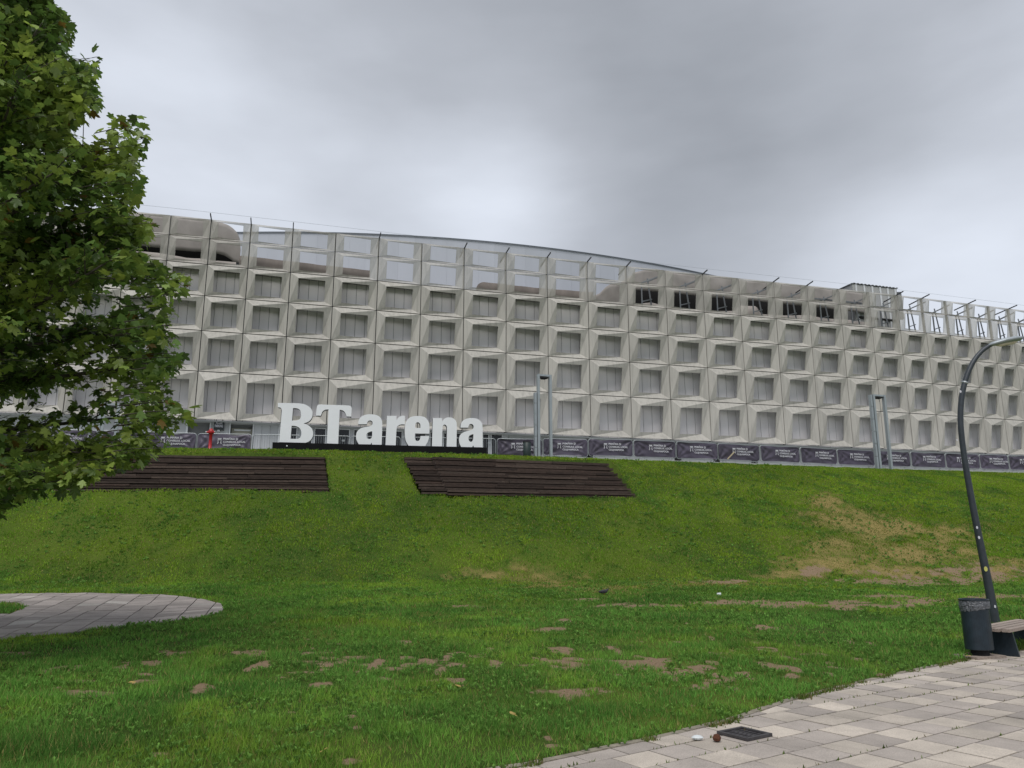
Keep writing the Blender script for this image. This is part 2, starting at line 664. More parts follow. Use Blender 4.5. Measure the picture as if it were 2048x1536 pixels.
DRY = [(990, 1153, 60, 8), (1080, 1160, 70, 9), (1110, 1173, 70, 5), (1210, 1177, 80, 8), (1320, 1170, 70, 4), (1450, 1170, 110, 5), (1640, 1005, 34, 16), (1690, 1035, 80, 18),
       (1790, 1060, 90, 22), (1880, 1085, 80, 20), (1925, 1100, 45, 14), (1700, 1095, 90, 22), (1790, 1110, 120, 20), (1880, 1118, 60, 12), (1650, 1130, 80, 20),
       (1760, 1140, 120, 16), (1590, 1150, 60, 10), (1900, 1060, 60, 12), (1990, 1135, 70, 16),]


def to_world(lst):
    out = []
    for (px, py, rx, ry) in lst:
        c = ray_g(px, py)
        e1 = ray_g(px, py - ry)
        e2 = ray_g(px, py + ry)
        out.append((c.x, c.y, .9 * rx * (c.y * math.cos(PITCH)) / FPX, max(.05, (e1.y - e2.y) / 2), (e1.x - e2.x) / max(.05, (e1.y - e2.y))))
    return out


SOILW, DRYW = to_world(SOIL), to_world(DRY)


def mask(x, y, lst, seed, soft=.35, amp=.9):
    n = fbm(x * 1.3, y * 1.3, 4, seed) - .5
    n2 = fbm(x * 5, y * 5, 3, seed + 9) - .5
    m = np.zeros(x.shape)
    for (cx, cy, rx, ry, sh) in lst:
        dy = y - cy
        dx = x - cx - dy * sh
        near = (np.abs(dx) < rx * 2) & (np.abs(dy) < ry * 2)
        if not near.any():
            continue
        d = np.sqrt((dx[near] / rx) ** 2 + (dy[near] / ry) ** 2) + amp * n[near] * 1.6 + amp * n2[near] * 1.7
        m[near] = np.maximum(m[near], np.clip((1 - d) / soft + .5, 0, 1))
    return m


def soil_mask(x, y):
    m = mask(x, y, SOILW, 21, .8, 1.1)
    brk = np.clip((fbm(x * 6.5, y * 8, 3, 200) - .34) * 5, 0, 1)
    m = m * np.where(y < 14.5, .12 + .88 * brk, .55 + .45 * brk)
    # thin worn net across the middle of the lawn
    n = fbm(x * 3.2, y * 2.2, 3, 40)
    band = np.exp(-((y - 11.6) / 1.6) ** 2) * np.clip((x + 7) / 2, 0, 1) * np.clip((6.5 - x) / 2, 0, 1)
    return np.maximum(m, np.clip((n - (.80 - .17 * band)) * 16, 0, 1) * np.clip((26 - y) / 2, 0, 1))


def dry_mask(x, y):
    m = mask(x, y, DRYW, 31, 1.2, 1.0)
    return m * (.35 + .65 * np.clip((fbm(x * 1.1, y * 1.1, 3, 52) - .30) * 5, 0, 1))


# timber steps: left end, right end, top and bottom of every row as seen in the photograph
rowsL, rowsR, rowsR0 = [], [], []
for k in range(7):
    y0_, y1_ = 911 + k * 10.3, 911 + (k + 1) * 10.3
    rowsL.append((160 - k * 9, 649 + k * 1.3, y0_, y1_))
for k in range(7):
    y0_, y1_ = 921 + k * 10.4, 921 + (k + 1) * 10.4
    rowsR.append((866 + k * 5, 1219 + k * 8.8, y0_, y1_))
    rowsR0.append((809 + k * 5.6, 865.5 + k * 5, y0_ - 5, y1_ - 5))
STEPS = [[(p_.x, p_.y) for p_ in (ray_g(r[0][0] - 2, r[0][2]), ray_g(r[0][1] + 2, r[0][2]), ray_g(r[-1][1] + 2, r[-1][3]), ray_g(r[-1][0] - 2, r[-1][3]))] for r in (rowsL, rowsR, rowsR0)]


# ------------------------------------------------------------------ ground
def build_ground():
    ang = np.concatenate([np.linspace(-180, -50, 40)[:-1], np.linspace(-50, 50, 560), np.linspace(50, 180, 40)[1:]])
    rr = np.concatenate([[.01], np.geomspace(1.5, 60, 620), np.geomspace(62, 900, 26)])
    A, Rr = np.meshgrid(np.radians(ang), rr)
    X = np.sin(A) * Rr
    Y = np.cos(A) * Rr
    Z = ground(X, Y)
    for P, dz in ((PAVE, .06), (PATH, .06), (STEPS[0], .38), (STEPS[1], .38), (STEPS[2], .38)):
        Z = np.where(inside(P, X, Y), Z - dz, Z)
    nr, na = X.shape
    V = np.stack([X.ravel(), Y.ravel(), Z.ravel()], 1).astype(np.float32)
    i, j = np.meshgrid(np.arange(nr - 1), np.arange(na - 1), indexing='ij')
    a = (i * na + j).ravel()
    F = np.stack([a, a + 1, a + na + 1, a + na], 1)[:, ::-1]
    me = bpy.data.meshes.new('ground')
    me.vertices.add(len(V))
    me.vertices.foreach_set('co', V.ravel())
    me.loops.add(F.size)
    me.loops.foreach_set('vertex_index', F.ravel().astype(np.int32))
    me.polygons.add(len(F))
    me.polygons.foreach_set('loop_start', np.arange(0, F.size, 4, dtype=np.int32))
    me.polygons.foreach_set('loop_total', np.full(len(F), 4, np.int32))
    me.polygons.foreach_set('use_smooth', np.ones(len(F), bool))
    me.update(calc_edges=True)
    xr, yr = X.ravel(), Y.ravel()
    at = me.color_attributes.new('cover', 'FLOAT_COLOR', 'POINT')
    c = np.zeros((len(V), 4), np.float32)
    c[:, 0] = soil_mask(xr, yr)
    c[:, 1] = dry_mask(xr, yr)
    c[:, 2] = fbm(xr * .35, yr * .35, 4, 77)
    c[:, 3] = 1
    at.data.foreach_set('color', c.ravel())
    m, nd, lk, b = new_mat('lawn_soil')
    an = nd.new('ShaderNodeAttribute')
    an.attribute_name = 'cover'
    sp = nd.new('ShaderNodeSeparateColor')
    lk.new(an.outputs['Color'], sp.inputs[0])
    ge = nd.new('ShaderNodeNewGeometry')
    n1 = N(nd, 'ShaderNodeTexNoise', Scale=9, Detail=6, Roughness=.75)
    n2 = N(nd, 'ShaderNodeTexNoise', Scale=34, Detail=5, Roughness=.7)
    lk.new(ge.outputs['Position'], n1.inputs['Vector'])
    lk.new(ge.outputs['Position'], n2.inputs['Vector'])

    def mixc(f, a_, b_):
        x = nd.new('ShaderNodeMixRGB')
        for k, v in ((0, f), (1, a_), (2, b_)):
            if isinstance(v, tuple):
                x.inputs[k].default_value = (*v, 1)
            else:
                lk.new(v, x.inputs[k])
        return x.outputs[0]

    def rng_(s, a_, b_, c_=0., d_=1.):
        r = nd.new('ShaderNodeMapRange')
        for k, v in enumerate((a_, b_, c_, d_)):
            r.inputs[k + 1].default_value = v
        lk.new(s, r.inputs[0])
        return r.outputs[0]
    green = mixc(rng_(n1.outputs['Fac'], .35, .65), (.030, .060, .010), (.070, .115, .016))
    green = mixc(rng_(sp.outputs['Blue'], .35, .65), green, (.085, .125, .016))
    soil = mixc(rng_(n2.outputs['Fac'], .3, .7), (.15, .105, .065), (.33, .24, .155))
    dry = mixc(rng_(n2.outputs['Fac'], .35, .65), (.15, .13, .04), (.34, .26, .10))
    c1 = mixc(sp.outputs['Green'], green, dry)
    ad = nd.new('ShaderNodeMath')
    ad.operation = 'MULTIPLY_ADD'
    ad.inputs[1].default_value = 1.1
    lk.new(n1.outputs['Fac'], ad.inputs[0])
    lk.new(sp.outputs['Red'], ad.inputs[2])
    c1 = mixc(rng_(ad.outputs[0], .78, 1.15), c1, soil)
    lk.new(c1, b.inputs['Base Color'])
    b.inputs['Roughness'].default_value = .95
    b.inputs['Specular IOR Level'].default_value = .15
    bp = nd.new('ShaderNodeBump')
    bp.inputs['Strength'].default_value = .8
    bp.inputs['Distance'].default_value = .03
    lk.new(n2.outputs['Fac'], bp.inputs['Height'])
    lk.new(bp.outputs[0], b.inputs['Normal'])
    me.materials.append(m)
    o = bpy.data.objects.new('ground', me)
    COL.objects.link(o)
    tag(o, 'grass lawn rising into a steep embankment', kind='structure')


build_ground()

# ------------------------------------------------------------------ facade line
ci = np.arange(23)
CXs = np.array([-19.34, -17.0, -14.47, -11.81, -9.05, -6.22, -3.34, -.41, 2.56, 5.56, 8.59, 11.64, 14.70, 17.74, 20.76, 23.73, 26.63, 29.43, 32.12, 34.69, 37.13, 39.46, 41.70])
CYs = np.array([46.17, 46.85, 47.59, 48.38, 49.22, 50.08, 50.96, 51.85, 52.74, 53.64, 54.53, 55.41, 56.29, 57.15, 58.0, 58.84, 59.67, 60.48, 61.27, 62.05, 62.82, 63.56, 64.28])
NL, NR = 8, 5
xs, ys = list(CXs), list(CYs)
a, w = .28, 2.4
for k in range(NL):
    xs.insert(0, xs[0] - w * math.cos(a))
    ys.insert(0, ys[0] - w * math.sin(a))
    a -= .03
a, w = .31, 2.3
for k in range(NR):
    xs.append(xs[-1] + w * math.cos(a))
    ys.append(ys[-1] + w * math.sin(a))
    a += .03
COLX, COLY = np.array(xs), np.array(ys)
NC = len(xs)
IDX = np.arange(NC) - NL                     # column numbers: 0 is the leftmost measured one
ROWZ = [20.7 + EYE, 19.35 + EYE, 17.62 + EYE, 15.54 + EYE, 13.27 + EYE, 10.67 + EYE, 7.7 + EYE]


def F(s, out=0.0, z=0.0):
    x = np.interp(s, IDX, COLX)
    y = np.interp(s, IDX, COLY)
    x1, y1 = np.interp(s + .6, IDX, COLX), np.interp(s + .6, IDX, COLY)
    x0, y0 = np.interp(s - .6, IDX, COLX), np.interp(s - .6, IDX, COLY)
    t = math.hypot(x1 - x0, y1 - y0)
    nx, ny = (y1 - y0) / t, -(x1 - x0) / t
    return Vector((x + nx * out, y + ny * out, z))


def s_at(px, out, z):
    lo, hi = float(-NL), float(IDX[-1])
    for _ in range(40):
        m = (lo + hi) / 2
        if project(F(m, out, z))[0] < px:
            lo = m
        else:
            hi = m
    return (lo + hi) / 2


def z_at(s, out, py):
    p = F(s, out, 0)
    lo, hi = 0.0, 40.0
    for _ in range(40):
        m = (lo + hi) / 2
        if project((p.x, p.y, m))[1] > py:
            lo = m
        else:
            hi = m
    return lo


B0 = F(7, 0, ZT)
arena = thing('arena_building', 'long pale arena with a facade of folded square panels and an open top screen', 'building', B0)

# folded panels: the inner corners step forward and back, so every side is two triangles
LX, RX_, TZ, BZ = .19, .19, .175, .15
for ii in range(NC - 1):
    s0, s1 = IDX[ii], IDX[ii + 1]
    for r in range(6):
        zt, zb = ROWZ[r], ROWZ[r + 1]
        h = zt - zb
        g = .027
        wd = math.hypot(COLX[ii + 1] - COLX[ii], COLY[ii + 1] - COLY[ii])
        gs = g / wd
        a0, a1 = s0 + gs, s1 - gs
        jt = .012 * (random.random() - .5)
        oTL, oTR, oBR, oBL = F(a0, jt, zt - g), F(a1, jt, zt - g), F(a1, jt, zb + g), F(a0, jt, zb + g)
        k = 1.0 if r > 1 else .6
        tz, bz = (TZ, BZ) if r > 1 else (.14, .12)
        iTL, iTR = F(s0 + LX, .34 * k, zt - (tz + .042 * k) * h), F(s1 - RX_, 0, zt - tz * h)
        iBR, iBL = F(s1 - RX_, -.34 * k, zb + (bz + .035 * k) * h), F(s0 + LX, .02, zb + bz * h)
        m = MB()
        P = [oTL, oTR, oBR, oBL, iTL, iTR, iBR, iBL]
        fs = [(0, 4, 1), (4, 5, 1), (1, 5, 6), (1, 6, 2), (3, 2, 6), (3, 6, 7), (0, 3, 4), (4, 3, 7)]
        n0 = F((s0 + s1) / 2, 0, 0) - F((s0 + s1) / 2, .1, 0)
        bk = [p + n0 for p in P[:4]]
        bi = [p + n0 * .7 for p in P[4:]]
        m.add(P + bk + bi, fs + [(0, 1, 9, 8), (1, 2, 10, 9), (2, 3, 11, 10), (3, 0, 8, 11), (4, 12, 13, 5), (5, 13, 14, 6), (6, 14, 15, 7), (7, 15, 12, 4)])
        mk('facade_panel', m, M['mesh_panel'] if r < 2 else M['panel'], arena, org=F((s0 + s1) / 2, 0, zb))

# tall polycarbonate strips behind the openings, four and a half to a bay
WALL = -1.0
s = float(-NL)
while s < IDX[-1] - .05:
    e_ = min(s + 2 / 9, float(IDX[-1]))
    m = MB()
    g = .0055
    a, b = F(s + g, WALL, 0), F(e_ - g, WALL, 0)
    n0 = (F(s, 1, 0) - F(s, 0, 0)) * .05
    z0, z1 = ROWZ[6] + .05, ROWZ[2] - .04
    vs = []
    for q in (a, b):
        for z in (z0, z1):
            vs += [Vector((q.x, q.y, z)), Vector((q.x - n0.x, q.y - n0.y, z))]
    m.add(vs, [(0, 4, 6, 2), (1, 3, 7, 5), (0, 2, 3, 1), (4, 5, 7, 6), (2, 6, 7, 3), (0, 1, 5, 4)])
    mk('cladding_strip', m, M['strip'], arena, org=F(s, WALL, z0))
    s = e_


def band(m, sa, sb, o0, o1, z0, z1, n=None):
    """solid band following the facade between offsets o0 (back) and o1 (front)"""
    n = n or max(1, int((sb - sa) * 2))
    for k in range(n):
        a = sa + (sb - sa) * k / n
        b = sa + (sb - sa) * (k + 1) / n
        q = [F(a, o1, 0), F(b, o1, 0), F(b, o0, 0), F(a, o0, 0)]
        fs = [(0, 3, 2, 1), (4, 5, 6, 7), (0, 1, 5, 4), (2, 3, 7, 6)]
        if k == 0:
            fs.append((3, 0, 4, 7))
        if k == n - 1:
            fs.append((1, 2, 6, 5))
        m.add([(p.x, p.y, z0) for p in q] + [(p.x, p.y, z1) for p in q], fs)


sL, sR = float(-NL), float(IDX[-1])
m = MB()
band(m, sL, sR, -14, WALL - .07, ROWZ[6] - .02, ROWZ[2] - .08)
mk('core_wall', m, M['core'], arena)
m = MB()
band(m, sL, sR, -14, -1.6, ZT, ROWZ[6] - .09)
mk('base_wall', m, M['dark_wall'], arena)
for r in range(2, 7):
    m = MB()
    if r < 6:
        band(m, sL, sR, WALL + .01, WALL + .14, ROWZ[r] - .07, ROWZ[r] + .03)
        mk('rail', m, M['steel'], arena)
        m = MB()
        band(m, sL, sR, WALL + .15, -.62, ROWZ[r] - .05, ROWZ[r] + .0)
        mk('shade_ledge', m, M['dark_wall'], arena)  # unseen ledge, added only to shade the top of each recess
        m = MB()
        band(m, sL, sR, -.30, -.12, ROWZ[r] - .06, ROWZ[r] + .06)
        mk('transom', m, M['dark_steel'], arena)
    else:
        band(m, sL, sR, -1.6, -.12, ROWZ[r] - .085, ROWZ[r] - .03)
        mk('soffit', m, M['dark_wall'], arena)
# steel grid that carries the panels
for c in IDX:
    m = MB()
    p0, p1 = F(c, -.20, ROWZ[6]), F(c, -.20, ROWZ[0])
    m.beam(p0, p1, .08, .16, up=F(c, 1, 0) - F(c, 0, 0))
    mk('upright', m, M['dark_steel'], arena)

# ---- open top screen
m = MB()   # roof deck edge
band(m, sL, sR, -14, WALL + .1, ROWZ[2] - .07, ROWZ[2] + .02)
mk('roof_deck', m, M['brown'], arena)


def rods():
    for px in (422.5, 504.5, 587.5, 758, 928.3, 1013.8, 1097.5, 1175.8, 1254.5, 1403.8, 1546.3, 1615, 1793.6, 1844.6, 1935.8, 2018, 2100):
        c = round(s_at(px, 0, ROWZ[0]))
        m = MB()
        m.beam(F(c, -1.5, ROWZ[0] - .18), F(c, .75, ROWZ[0] + .06), .06, .08)
        mk('rod', m, M['dark_steel'], arena)


rods()

# silver drum of the roof behind the screen
RZ = 26 + EYE
rp = [(475, 464), (587, 464.5), (675, 465.5), (757, 467.5), (850, 472.5), (910, 476.5), (960, 482), (1067, 492.5), (1175, 506), (1275, 521), (1361, 537), (1405, 546.5)]
arc = [ray_z(x, y, RZ) for x, y in rp]
XA = np.array([p.x for p in arc])
YA = np.array([p.y for p in arc])
cf = np.polyfit(XA, YA, 4)
dx0, y0, rad = -14.0, 60.5, 70.0


def drum(x):
    lo, hi = XA.min(), XA.max()
    xc = min(max(x, lo), hi)
    y = float(np.polyval(cf, xc))
    sl = float(np.polyval(np.polyder(cf), xc))
    return y + sl * (x - xc) + (.004 if x > hi else .012) * (x - xc) ** 2


x = -42.0
xl = []
while x < 38:
    xl.append(x)
    x += 1.35
for a, b in zip(xl[:-1], xl[1:]):
    m = MB()
    pa, pb = Vector((a + .003, drum(a + .003), 0)), Vector((b - .003, drum(b - .003), 0))
    for z0, z1, o in ((17.4, RZ - .08, 0),):
        m.add([(pa.x, pa.y - o, z0), (pb.x, pb.y - o, z0), (pb.x, pb.y - o, z1), (pa.x, pa.y - o, z1),
               (pa.x, pa.y + .15, z0), (pb.x, pb.y + .15, z0), (pb.x, pb.y + .15, z1), (pa.x, pa.y + .15, z1)],
              [(0, 1, 2, 3), (5, 4, 7, 6), (3, 2, 6, 7), (1, 5, 6, 2), (4, 0, 3, 7), (0, 4, 5, 1)])
    mk('roof_sheet', m, M['roof'], arena, org=(a, pa.y, 17.4))
m = MB()
for i in range(len(xl) - 1):
    a, b = xl[i], xl[i + 1]
    m.beam((a, drum(a) - .05, RZ - .04), (b, drum(b) - .05, RZ - .04), .09, .07)
mk('roof_edge_rail', m, M['roof_trim'], arena)
m = MB()
for i in range(len(xl) - 1):
    a, b = xl[i], xl[i + 1]
    cx, cy = dx0, y0 + rad * .6
    m.add([(a, drum(a) + .1, RZ - .05), (b, drum(b) + .1, RZ - .05), (b * .6 + cx * .4, drum(b) * .6 + cy * .4, RZ + 1.0), (a * .6 + cx * .4, drum(a) * .6 + cy * .4, RZ + 1.0)], [(0, 1, 2, 3)])
mk('roof_skin', m, M['roof'], arena)

# ---- membranes and the service level behind the two open rows
ZR2, ZR1, ZR0 = ROWZ[2], ROWZ[1], ROWZ[0]


def membrane(name, sa, sb, off, top, bot, mat, n=60, nz=6, wav=.10, parent=None):
    """cloth between functions top(t), bot(t), t in 0..1; gathered folds"""
    vs, fs = [], []
    for side in (0, 1):
        for k in range(n + 1):
            t = k / n
            s_ = sa + (sb - sa) * t
            for j in range(nz + 1):
                u = j / nz
                z = bot(t) * (1 - u) + top(t) * u
                o = off(t) if callable(off) else off
                o += wav * (float(fbm(s_ * 2.6 + z * .9, z * .8 - s_, 3, 3)) - .5) * 2 + (-.03 if side else 0)
                p = F(s_, o, z)
                vs.append(p)
    st = nz + 1
    H = (n + 1) * st
    for k in range(n):
        for j in range(nz):
            a = k * st + j
            fs.append((a, a + st, a + st + 1, a + 1))
            fs.append((H + a, H + a + 1, H + a + st + 1, H + a + st))
        a = k * st
        fs.append((a, H + a, H + a + st, a + st))
        a = k * st + nz
        fs.append((a, a + st, H + a + st, H + a))
    m = MB()
    m.add(vs, fs)
    return mk(name, m, mat, parent or arena, smooth=True)


def membrane_px(name, sa_px, sb_px, off, top, bot, mat, n=90, nz=6, wav=.06, slack=.012):
    """cloth whose upper and lower edges pass behind the given places of the screen"""
    a, b = s_at(sa_px, off, ZR1), s_at(sb_px, off, ZR1)
    tx, ty = [p[0] for p in top], [p[1] for p in top]
    bx, by = [p[0] for p in bot], [p[1] for p in bot]

    def mkf(X_, Y_, slack):
        def f(t):
            s_ = a + (b - a) * t
            px = project(F(s_, off, ZR1))[0]
            return z_at(s_, off, float(np.interp(px, X_, Y_))) + slack * math.sin(px * .11) * math.sin(px * .037)
        return f
    return membrane(name, a, b, off, mkf(tx, ty, slack), mkf(bx, by, slack), mat, n, nz, wav)


# left end: a cloth drum with a rounded shoulder and a dark slot below
membrane_px('fabric_screen', 60, 481, -1.7, [(60, 418), (280, 426), (347, 433), (400, 438), (437, 445), (452, 450), (462, 456), (472, 465), (478, 478), (481, 500)],
            [(60, 485), (295, 492), (350, 500), (400, 503), (432, 506), (450, 511), (464, 519), (470, 524), (481, 526)], M['fabric'], 120, 8, .04)
membrane_px('fabric_screen', 60, 474, -1.62, [(60, 500), (295, 503), (320, 506), (375, 515.5), (401, 517), (425, 521), (474, 524)],
            [(60, 520), (300, 530), (474, 545)], M['fabric_pale'], 90, 3, .03)
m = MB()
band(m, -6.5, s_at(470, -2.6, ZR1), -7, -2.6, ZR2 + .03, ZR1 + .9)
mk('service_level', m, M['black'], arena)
# brown parapet seen in the lower part of the open rows
membrane_px('parapet', 480, 741, -1.6, [(480, 511), (517, 515), (587, 523), (640, 529.5), (741, 541)], [(480, 545), (741, 575)], M['brown'], 40, 3, .015)
membrane_px('parapet', 952, 1186, -1.6, [(952, 577), (957, 567.5), (966, 564), (995, 566.5), (1037, 572), (1112, 579), (1186, 584)], [(952, 600), (1186, 625)], M['brown'], 60, 3, .015)
# middle to right: cloth on posts with black gaps under it
membrane_px('fabric_screen', 1186, 1266, -1.7, [(1186, 592), (1200, 586), (1212, 574), (1222, 568), (1240, 566), (1250, 560), (1266, 549)], [(1186, 625), (1266, 632)], M['fabric'], 50, 8, .10)
b, c = s_at(1266, -1.7, ZR2), s_at(1735, -1.7, ZR2)
membrane_px('fabric_screen', 1266, 1740, -1.75, [(1266, 546), (1290, 540), (1315, 538), (1345, 544), (1417, 552), (1452, 553), (1490, 560), (1562, 566), (1626, 573), (1700, 582), (1740, 588)],
            [(1266, 579), (1347, 586), (1421, 594), (1494, 600), (1566, 607), (1632, 614), (1740, 628)], M['fabric'], 140, 8, .10)
membrane_px('fabric_screen', 1266, 1740, -1.6, [(1266, 609), (1300, 605), (1347, 616), (1421, 622), (1470, 622), (1478, 611), (1512, 612), (1520, 628), (1566, 631), (1618, 630), (1640, 636), (1700, 640), (1740, 646)],
            [(1266, 632), (1740, 680)], M['fabric_pale'], 120, 3, .04)
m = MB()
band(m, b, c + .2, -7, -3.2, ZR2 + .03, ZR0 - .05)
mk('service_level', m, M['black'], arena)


def frame(c, dark=False):
    """a pair of posts with rungs behind one bay"""
    m = MB()
    zt = ZR0 - .25
    pa = s_at(project(F(c + .37, 0, ZR1))[0], -1.0, ZR1)
    pb = s_at(project(F(c + .63, 0, ZR1))[0], -1.0, ZR1)
    m.beam(F(pa, -1.0, ZR2 - .1), F(pa, -1.0, zt - .55), .09, .09)
    m.beam(F(pb, -1.0, ZR2 - .1), F(pb - .06, -1.25, zt - .1), .09, .09)
    m.beam(F(pa, -1.0, ZR2 + .75), F(pb, -1.0, ZR2 + 1.0), .07, .07)
    m.beam(F(pa, -1.0, zt - .6), F(pb + .26, -.35, zt + .05), .08, .09)
    m.beam(F(pb - .05, -1.2, zt - .35), F(pb + .14, -.8, zt - .1), .06, .06)
    mk('support_frame', m, M['steel'], arena, org=F(pa, -1.0, ZR2))


for c_ in range(10, 27):
    frame(float(c_))
m = MB()
for k in range(17, 26):
    m.tube([F(k, -1.15, ZR1 + .55), F(k + 1, -1.15, ZR1 + .55)], .07, 8)
mk('rail', m, M['steel'], arena, smooth=True)
for (xa, xb) in ((1628, 1665), (1690, 1722)):
    m = MB()
    a1, b1 = s_at(xa, -1.0, ZR1 + .6), s_at(xb, -1.0, ZR1 + .6)
    m.beam(F(a1, -.9, ZR1 + .62), F(b1, -.9, ZR1 + .62), .08, .12)
    mk('rail', m, M['steel'], arena)

# plant room on the roof: pale mesh walls, white battens, corrugated edge
off = -2.0
sa, sb = s_at(1705, off, ZR0 + 1), s_at(1794, off, ZR0 + 1)
za, zb_ = z_at(sa, off, 565), z_at(sb, off, 578)
zp = (za + zb_) / 2
m = MB()
band(m, sa, sb, off - 4.5, off, ZR2 + .03, zp - .08, 3)
plant = mk('plant_room', m, M['penthouse'], arena)
m = MB()
nn = 26
for k in range(nn):
    t = sa - .04 + (sb - sa + .08) * (k + .5) / nn
    m.box(F(t, off - 2.2, zp - .03 + (.05 if k % 2 else 0)), ((sb - sa) * 2.9 / nn, 4.52, .06), .30)
mk('corrugated_roof', m, M['corrugated'], arena)
for k in range(6):
    t = sa + .12 + (sb - sa - .2) * k / 5
    m = MB()
    m.beam(F(t, off + .05, ZR2 + .05), F(t, off + .05, zp - .1), .16, .05, up=F(t, 1, 0) - F(t, 0, 0))
    mk('batten', m, M['white_trim'], arena)
m = MB()
t = sb + .07
m.beam(F(t, off, ZR1), F(t, off, zp - .35), .3, .3)
mk('duct', m, M['steel'], arena)
for k in range(2):
    m = MB()
    t0 = sa + (sb - sa) * (.06 + .5 * k)
    band(m, t0, t0 + (sb - sa) * .42, off, off + .08, ZR1 - .32, ZR1 - .12, 1)
    mk('louvre', m, M['black'], arena)
m = MB()
m.tube([F(k_, .1, ZR0 + .42) for k_ in np.arange(-2, 24.5, .5)], .008, 4)
mk('lightning_wire', m, M['lamp_metal'], arena)

# ---- ground floor behind the barriers
GW = -.75
ZG0, ZG1 = ZT, ROWZ[6] - .07


def gpiece(name, x0, x1, mat, o0=GW - .12, o1=GW, y0=None, y1=None, lab=None, parent=None):
    a, b = s_at(x0, o1, ZG1), s_at(x1, o1, ZG1)
    mid = (a + b) / 2
    zt_ = ZG1 if y0 is None else z_at(mid, o1, y0)
    zb2 = ZG0 if y1 is None else z_at(mid, o1, y1)
    m = MB()
    band(m, a, b, o0, o1, zb2, zt_, max(1, int((b - a))))
    o = mk(name, m, mat, parent or arena, org=F(a, o1, zb2))
    if lab:
        o['label'] = lab
    return o


x = -140
while x < 372:
    gpiece('wall_panel', x, x + 42.6, M['wall'])
    x += 43
gpiece('white_post', 373, 376.5, M['white_trim'], o1=GW + .06)
gpiece('garage_door', 377, 420, M['garage'], o0=GW - .5, o1=GW - .35, lab='dark grey shutter under the panels')
gpiece('white_post', 420, 422.3, M['white_trim'], o1=GW + .06)
gpiece('wall_panel', 422.6, 459, M['wall'])
gpiece('white_post', 459.3, 461.5, M['white_trim'], o1=GW + .06)
gpiece('door_recess', 461.8, 506, M['garage'], o0=GW - .7, o1=GW - .5)
dr = gpiece('door', 464, 505, M['olive'], o0=GW - .5, o1=GW - .4, y0=857, lab='olive framed entrance door')
gpiece('door_glass', 469, 501, M['olive'], o0=GW - .39, o1=GW - .37, y0=864, parent=dr)
gpiece('door_bar', 469, 502, M['white_trim'], o0=GW - .39, o1=GW - .34, y0=859, y1=862, parent=dr)
gpiece('white_post', 506, 508.5, M['white_trim'], o1=GW + .06)
for x0, x1 in ((509, 524), (524.6, 541), (541.6, 557)):
    gpiece('wall_panel', x0, x1, M['wall'])
gpiece('white_post', 557.3, 560, M['white_trim'], o1=GW + .06)
gpiece('wall_panel', 560.3, 580, M['wall'])
gpiece('window_wall', 580, 1018, M['wall'], o0=GW - .3, o1=GW - .1)
x = 582.0
k = 0
while x < 1005:
    wv = 23.0 if k % 3 else 13.0
    y0 = float(np.interp(x, [580, 1005], [855.5, 870.5]))
    wdw = gpiece('window', x, x + wv, M['white_trim'], o0=GW - .09, o1=GW - .02, y0=y0 - 1.6)
    gpiece('pane', x + 1.5, x + wv - 1.5, M['glass'], o0=GW - .015, o1=GW - .005, y0=y0 + .6, parent=wdw)
    x += wv + (4.0 if k % 2 else 7.5)
    k += 1
x = 1018.0
dark = {(1348, 1361): 884, (1425, 1438): 888.5, (1501, 1513): 892, (1176, 1184): 877}
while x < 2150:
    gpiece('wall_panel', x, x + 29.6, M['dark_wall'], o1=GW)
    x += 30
for (x0, x1), yy in dark.items():
    gpiece('opening', x0, x1, M['black'], o0=GW + .003, o1=GW + .02, y0=yy)
gpiece('sill_band', 1258, 1368, M['wall'], o0=GW + .021, o1=GW + .14, y0=884.5, y1=888)

# parking sign hanging over the entry
ps = s_at(438, -.5, 9)
zs = z_at(ps, -.5, 860)
q0, q1 = F(s_at(428.5, -.5, 9), -.5, 0), F(s_at(448.5, -.5, 9), -.5, 0)
wsg = (q1 - q0).length
ang = math.atan2(q1.y - q0.y, q1.x - q0.x)
pc = F(ps, -.5, zs)
ztop = z_at(ps, -.5, 842.5)
hs = ztop - zs
sg = thing('parking_sign', 'black box sign reading ACCES PARKING under the first facade panels', 'sign', pc, ang)
m = MB()
m.box((0, .09, hs / 2), (wsg, .3, hs))
mk('sign_box', m, pmat('sign_black', (.012, .018, .02), .4), sg, local=True)
m = MB()
m.box((0, .0, -.05), (wsg * .24, .18, .09))
mk('lamp', m, M['zinc'], sg, local=True)
m = MB()
for sx in (-.3, .3):
    m.box((sx * wsg, .12, hs + .12), (.04, .04, .3))
mk('hanger', m, M['dark_steel'], sg, local=True)


def text_mesh(body, size, align='LEFT', extrude=.004, bold=.012):
    cu = bpy.data.curves.new('text', 'FONT')
    cu.body = body
    cu.size = size
    cu.align_x = align
    cu.extrude = extrude
    cu.offset = bold * size
    cu.resolution_u = 3
    cu.space_line = 1.0
    ob = bpy.data.objects.new('text', cu)
    COL.objects.link(ob)
    bpy.context.view_layer.update()
    me = bpy.data.meshes.new_from_object(ob.evaluated_get(bpy.context.evaluated_depsgraph_get()))
    bpy.data.objects.remove(ob)
    return me


for i, body in enumerate(('ACCES', 'PARKING')):
    me = text_mesh(body, .235, 'CENTER', .004, .02)
    me.materials.clear()
    me.materials.append(M['print'])
    o = bpy.data.objects.new('lettering', me)
    COL.objects.link(o)
    o.parent = sg
    o.rotation_euler = (R(90), 0, 0)
    o.location = (0, -.068, hs * (.68 - .38 * i))
    o.scale = (wsg * (.66 if i == 0 else .82) / max(.01, o.dimensions.x if o.dimensions.x else 1), 1, 1)

